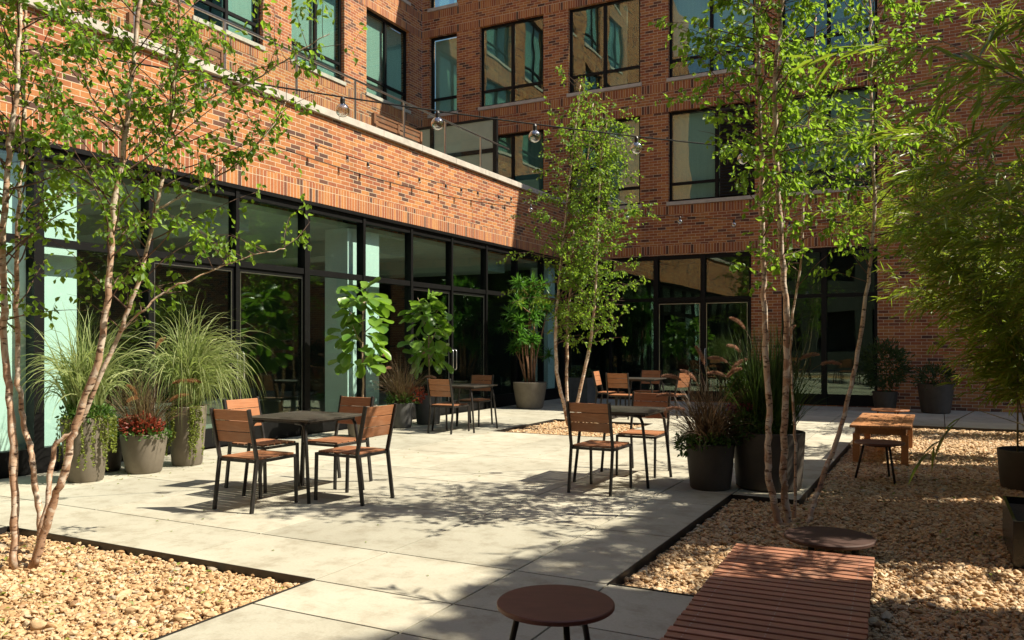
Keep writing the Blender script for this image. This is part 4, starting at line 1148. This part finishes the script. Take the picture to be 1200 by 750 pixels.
def trace(pts, t0, t1=None, bend=0.0):
    n = len(pts); t1 = t0 if t1 is None else t1
    return [W(px, py, t0 + (t1 - t0) * i / (n - 1)) for i, (px, py) in enumerate(pts)]
T = 5.3
def ext(P, dz, lean=(0, 0)):
    return P + [P[-1] + np.array((lean[0] * .5, lean[1] * .5, dz * .5)), P[-1] + np.array((lean[0], lean[1], dz))]
sL = [
    (ext(trace([(17, 668), (17, 560), (14, 480), (4, 400), (3, 300), (9, 192), (18, 120), (25, 0)], T, T + .1), 1.0), .026, .011),
    (ext(trace([(47, 662), (48, 603), (38, 540), (28, 500), (21, 440), (20, 360), (19, 280), (24, 190), (30, 60)], T + .35, T + .5), .8), .022, .009),
    (ext(trace([(37, 668), (62, 590), (77, 550), (86, 500), (116, 424), (128, 332), (133, 240), (148, 160), (155, 80), (165, 0)], T, T - .1), .9), .026, .010),
    (ext(trace([(40, 664), (58, 575), (62, 520), (92, 505), (140, 390), (163, 332), (180, 260), (196, 180), (204, 100), (210, 50)], T + .12, T + .35), .7), .018, .007),
    (trace([(140, 390), (185, 345), (235, 322), (290, 300), (335, 292)], T + .20, T + .5), .008, .003, 'limb'),
    (trace([(183, 245), (225, 225), (275, 195), (320, 150), (335, 120)], T + .3, T + .6), .008, .003, 'limb'),
    (trace([(200, 140), (245, 115), (300, 95), (350, 60), (385, 40)], T + .3, T + .3), .008, .003, 'limb'),
    (trace([(150, 160), (110, 120), (85, 60), (70, 0)], T - .05, T - .2), .007, .003, 'limb'),
]
birch('birch_tree', 'multi stemmed birch with tan bark in the pebble bed at lower left', sL,
      dict(step=.068, elev=(15, 60), sag=.08, tl=.9,
           reach=lambda p, rs: (rs.uniform(.35, 1.05) if p[2] > 1.9 else (rs.uniform(.25, .7) if p[2] > 1.5 and rs.random() < .6 else 0))),
      12, .048, 'birchleaf', seed=5)
# long low branch reaching right toward the glass
T2 = 13.9
sM = [
    (trace([(667, 498), (659, 468), (651, 430), (652, 358), (657, 310), (664, 240), (672, 170), (680, 100)], T2, T2), .038, .008),
    (trace([(667, 498), (664, 460), (665, 382), (670, 310), (672, 260), (690, 180), (695, 120)], T2 + .25, T2 + .3), .028, .008),
    (trace([(672, 500), (678, 466), (694, 393), (699, 324), (701, 255), (704, 180), (712, 140)], T2, T2 - .3), .034, .008),
]
def reachM(p, rs):
    if p[2] < 1.4: return 0
    if p[2] < 2.0: return rs.uniform(.3, .8)
    if p[2] < 3.6: return rs.uniform(.4, 1.15)
    if p[2] < 5.0: return rs.uniform(.35, .95)
    return rs.uniform(.15, .5)
birch('birch_tree', 'slender birch with dense small leaves in the small pebble square at the middle', sM,
      dict(step=.036, az=lambda rs: rs.gauss(R(20), R(85)), elev=(5, 50), sag=.09, tl=.9, reach=reachM), 10, .053, 'birchleafdark', seed=8)
T3 = 6.55
sR = [
    (ext(trace([(914, 620), (905, 580), (899, 540), (902, 483), (897, 417), (895, 350), (893, 242), (891, 156), (886, 0)], T3, T3 + .1), 1.4), .031, .012),
    (ext(trace([(926, 622), (919, 580), (918, 517), (922, 450), (921, 350), (912, 240), (908, 140), (909, 69), (917, 10)], T3 + .1, T3 - .1), 1.2), .032, .012),
    (trace([(931, 612), (932, 540), (930, 480), (925, 400), (940, 300), (944, 184), (950, 97), (956, 20)], T3 + .3, T3 + .6), .013, .006),
    (ext(trace([(946, 615), (962, 565), (986, 500), (1003, 430), (1018, 330), (1026, 250), (1022, 166), (1020, 76)], T3 + .15, T3 + .9), .8), .022, .009),
]
def reachR(p, rs):
    if p[2] < 1.9: return 0
    if p[2] < 2.6: return rs.uniform(.3, .7) if rs.random() < .6 else 0
    return rs.uniform(.35, .95)
birch('birch_tree', 'tall birch with bright sunlit leaves rising from the gravel behind the low dark disc', sR,
      dict(step=.050, elev=(5, 55), sag=.08, tl=1.0, reach=reachR), 10, .054, 'birchleaf', seed=11)

# ------------------------------------------------------------------ bamboo
def bamboo(x, y, z0, label, culms, height, lean, nl, seed, potr=None, leafL=.17, leafW=.021, low=.25, spread=.35, troughed=False):
    global rng
    rng = np.random.default_rng(seed); rs = random.Random(seed)
    t = thing('bamboo_clump', label, 'bamboo', (x, y, z0), 0, 'bamboo clumps along the right edge')
    zb = 0.0
    if potr:
        pot(t, 'potdark', potr * .9, potr, .40); zb = .34
    cm = MB(); lb = []; ldir = []; bm = MB()
    for c in range(culms):
        a = rs.uniform(0, 6.28); r0 = rs.uniform(0, potr * .75 if potr else .3)
        p = np.array((math.cos(a) * r0, math.sin(a) * r0, zb)); h = height * rs.uniform(.65, 1.05)
        aa = rs.uniform(0, 6.28)
        d = nrm((lean[0] * rs.uniform(.3, .7) + .12 * math.cos(aa), lean[1] * .4 + .12 * math.sin(aa), 1))
        side = np.array((lean[0] + spread * math.cos(aa), lean[1] + spread * math.sin(aa), 0))
        n = 16; pts = [p.copy()]
        for i in range(n):
            d = nrm(d + side * .05 * (i / n) * 2.2 + np.array((0, 0, -.03 * (i / n) ** 2 * 3))); p = p + d * h / n; pts.append(p.copy())
        pts = np.array(pts)
        cm.tube(pts, np.linspace(.010, .003, n + 1), 7)
        for i in range(2, n + 1):
            if pts[i][2] < low: continue
            for b_ in range(rs.choice((2, 3, 3, 4))):
                ba = rs.uniform(0, 6.28)
                bd = nrm((math.cos(ba) + side[0] * .8, math.sin(ba) + side[1] * .8, rs.uniform(.0, .8)))
                L_ = rs.uniform(.25, .65); q = pts[i].copy(); bp = [q.copy()]
                for k in range(5):
                    bd = nrm(bd + np.array((0, 0, -.07)) + rng.normal(0, .06, 3)); q = q + bd * L_ / 5; bp.append(q.copy())
                    for v in range(nl):
                        lb.append(q + rng.normal(0, .012, 3)); ldir.append(nrm(bd * 1.0 + rng.normal(0, .45, 3) + np.array((-.15, 0, -.08))))
                bm.tube(np.array(bp), [.0022, .002, .0018, .0015, .0012, .0008], 4, False)
    cm.build('culms', M['bamboostem'], t, True); bm.build('branches', M['bamboostem'], t, True)
    lb = np.array(lb); ldir = np.array(ldir); n = len(lb)
    m = MB(); m.blades(lb, ldir, rng.normal(0, .5, (n, 3)) + np.array((0, 0, 1)), leafL * rng.uniform(.55, 1.2, n), leafW * rng.uniform(.7, 1.2, n), rng.uniform(.1, .6, n), 3, [.35, 1.0, .7, .02], .12)
    m.build('foliage', M['bamboo'], t)
    print('bamboo leaves', n)
    return t
bamboo(.86, 9.75, -.05, 'bamboo in a dark round pot between the wooden table and the black trough', 9, 3.0, (-.25, -.1), 3, 21, potr=.33, low=.9)
bamboo(1.5, 12.2, -.05, 'bamboo clump farthest back leaning over the gravel', 9, 4.5, (-.6, -.1), 3, 22, low=.7)
bamboo(2.0, 15.0, -.05, 'bamboo clump by the back brick wall', 9, 3.8, (-.55, .1), 3, 26, low=.5)
bamboo(1.9, 9.2, -.05, 'bamboo clump with stems rising outside the frame behind the potted bamboo', 10, 4.7, (-.6, .0), 3, 23, low=1.5)
bamboo(1.75, 6.7, .22, 'bamboo clump leaning from behind the black trough', 8, 4.2, (-.5, .15), 3, 24, low=1.3, leafL=.17)
bamboo(1.95, 4.6, -.05, 'nearest bamboo clump whose long leaves hang in at the top right', 7, 4.0, (-.3, .15), 3, 25, low=1.7, leafL=.19, leafW=.024)

# near spray of bamboo leaves low at the right
t = thing('bamboo_spray', 'low bamboo shoot with a few long leaves crossing in front of the gravel', 'bamboo', (1.25, 5.9, -.05), 0, 'bamboo clumps along the right edge')
tip = W(1075, 545, 5.4) - np.array((1.25, 5.9, -.05)); tip2 = W(1125, 490, 5.6) - np.array((1.25, 5.9, -.05))
m = MB(); base_ = np.array((0, 0, 0)); P1 = [base_, (-.08, -.05, .45), (-.25, -.12, .80), tip2 + (.1, .02, .06), tip2, (tip + tip2) / 2, tip]
m.tube(np.array([np.array(q) for q in P1]), [.005, .0045, .004, .003, .0025, .002, .001], 6); m.build('stem', M['bamboostem'], t, True)
B, D = [], []
for f in np.linspace(0, 1, 9):
    B.append(tip2 * (1 - f) + tip * f); D.append(nrm((tip - tip2) * 1.0 + rng.normal(0, .35, 3) * .35 + np.array((-.02, 0, -.02))))
B, D = np.array(B), np.array(D); m = MB(); m.blades(B, D, side_normals(D), rng.uniform(.16, .26, 9), .022, .5, 4, [.35, 1, .8, .5, .02], .12); m.build('foliage', M['bamboo'], t)

# ------------------------------------------------------------------ string lights
def cable(p0, p1, sag, n=40):
    p0, p1 = np.array(p0), np.array(p1); tt = np.linspace(0, 1, n)[:, None]
    P = p0 + (p1 - p0) * tt; P[:, 2] -= (sag * 4 * tt * (1 - tt))[:, 0]; return P
def string_light(label, ends, sag, bulbs, rad=.06, cr=.007):
    mid = np.array(ends[0])
    t = thing('string_lights', label, 'string lights', tuple(mid))
    P = cable(ends[0], ends[1], sag, 60)
    m = MB(); m.tube(P - mid, cr, 6); m.build('cable', M['rubber'], t, True)
    for f in bulbs:
        i = f * 59; k = min(int(i), 58); q = P[k] + (P[k + 1] - P[k]) * (i - k) - mid
        s_ = MB(); s_.lathe([(.012, -.03 * 0), (.018, -.01), (.022, -.02), (.022, -.06), (.016, -.065)], tuple(q), 14)
        so = s_.build('bulb_socket', M['blackmatt'], t)
        pr = [(.014, -.063)] + [(rad * math.sin(a), -.06 - rad * .9 - rad * math.cos(a) * -1 * -1 if False else -.06 - rad * .93 + rad * math.cos(a)) for a in np.linspace(.35, math.pi - .02, 12)]
        b = MB(); b.lathe(pr, tuple(q), 20); b.build('bulb', M['bulb'], so, True)
e0, e1 = W(0, 46, 6.2), W(1290, 195, 10.6)
# spacing of about one metre along the run
dist = np.linalg.norm(e1 - e0)
def frac_for_px(px, a, b):
    best = min(np.linspace(0, 1, 2001), key=lambda f: abs((lambda q: 600 + 956 * (q @ _r) / (q @ _d) - px)((a + (b - a) * f) - np.array((0, 0, H_EYE)))))
    return float(best)
string_light('long string of clear globe bulbs crossing the upper half of the courtyard', (e0, e1), .24,
             [frac_for_px(p_, e0, e1) for p_ in (235, 401, 513, 627, 746, 871, 1008)])
f0, f1 = np.array(W(560, 232, 17.2)), np.array(W(1010, 262, 17.0)); f0[0] = XW + .02
string_light('shorter far string of small globe bulbs from the wing corner past the middle birch', (f0, f1), .1,
             [frac_for_px(p_, f0, f1) for p_ in (622, 673, 735, 797, 860, 925)], .055, .006)

g0, g1 = (XW + .14, 9.2, 4.55), (XW + .14, 17.6, 4.88)
string_light('thin string of tiny bulbs strung close along the sunlit brick parapet', (g0, g1), .16,
             [.08, .17, .235, .34, .42, .53, .60, .68, .79, .86, .94], .03, .006)

# fallen leaves and bits on the paving
m = MB(); n = 160
xs_ = rng.uniform(-8.2, -2.0, n); ys_ = rng.uniform(3.9, 14, n)
k_ = n // 2; xs_[:k_] = rng.uniform(-8.3, -7.3, k_); ys_[:k_] = rng.uniform(5.1, 7.6, k_)
D = np.stack([rng.normal(0, 1, n), rng.normal(0, 1, n), rng.uniform(0, .15, n)], 1)
m.leaves2(np.stack([xs_, ys_, np.full(n, .004)], 1), D, np.repeat([[0, 0, 1.0]], n, 0), rng.uniform(.015, .035, n), rng.uniform(.01, .02, n))
n = 260
bx = np.concatenate([rng.uniform(-6.3, -3.4, 130), rng.uniform(-1.1, 2.0, 130)]); by = np.concatenate([rng.uniform(1.5, 3.7, 130), rng.uniform(4.6, 12, 130)])
D = np.stack([rng.normal(0, 1, n), rng.normal(0, 1, n), rng.uniform(-.2, .5, n)], 1)
m.leaves2(np.stack([bx, by, np.full(n, -.012)], 1), D, np.repeat([[0, 0, 1.0]], n, 0), rng.uniform(.03, .05, n), rng.uniform(.02, .03, n))
o = m.build('fallen_leaves', M['vine']); o['kind'] = 'stuff'; o['label'] = 'small dry leaves scattered on the paving and pebbles'; o['category'] = 'leaves'
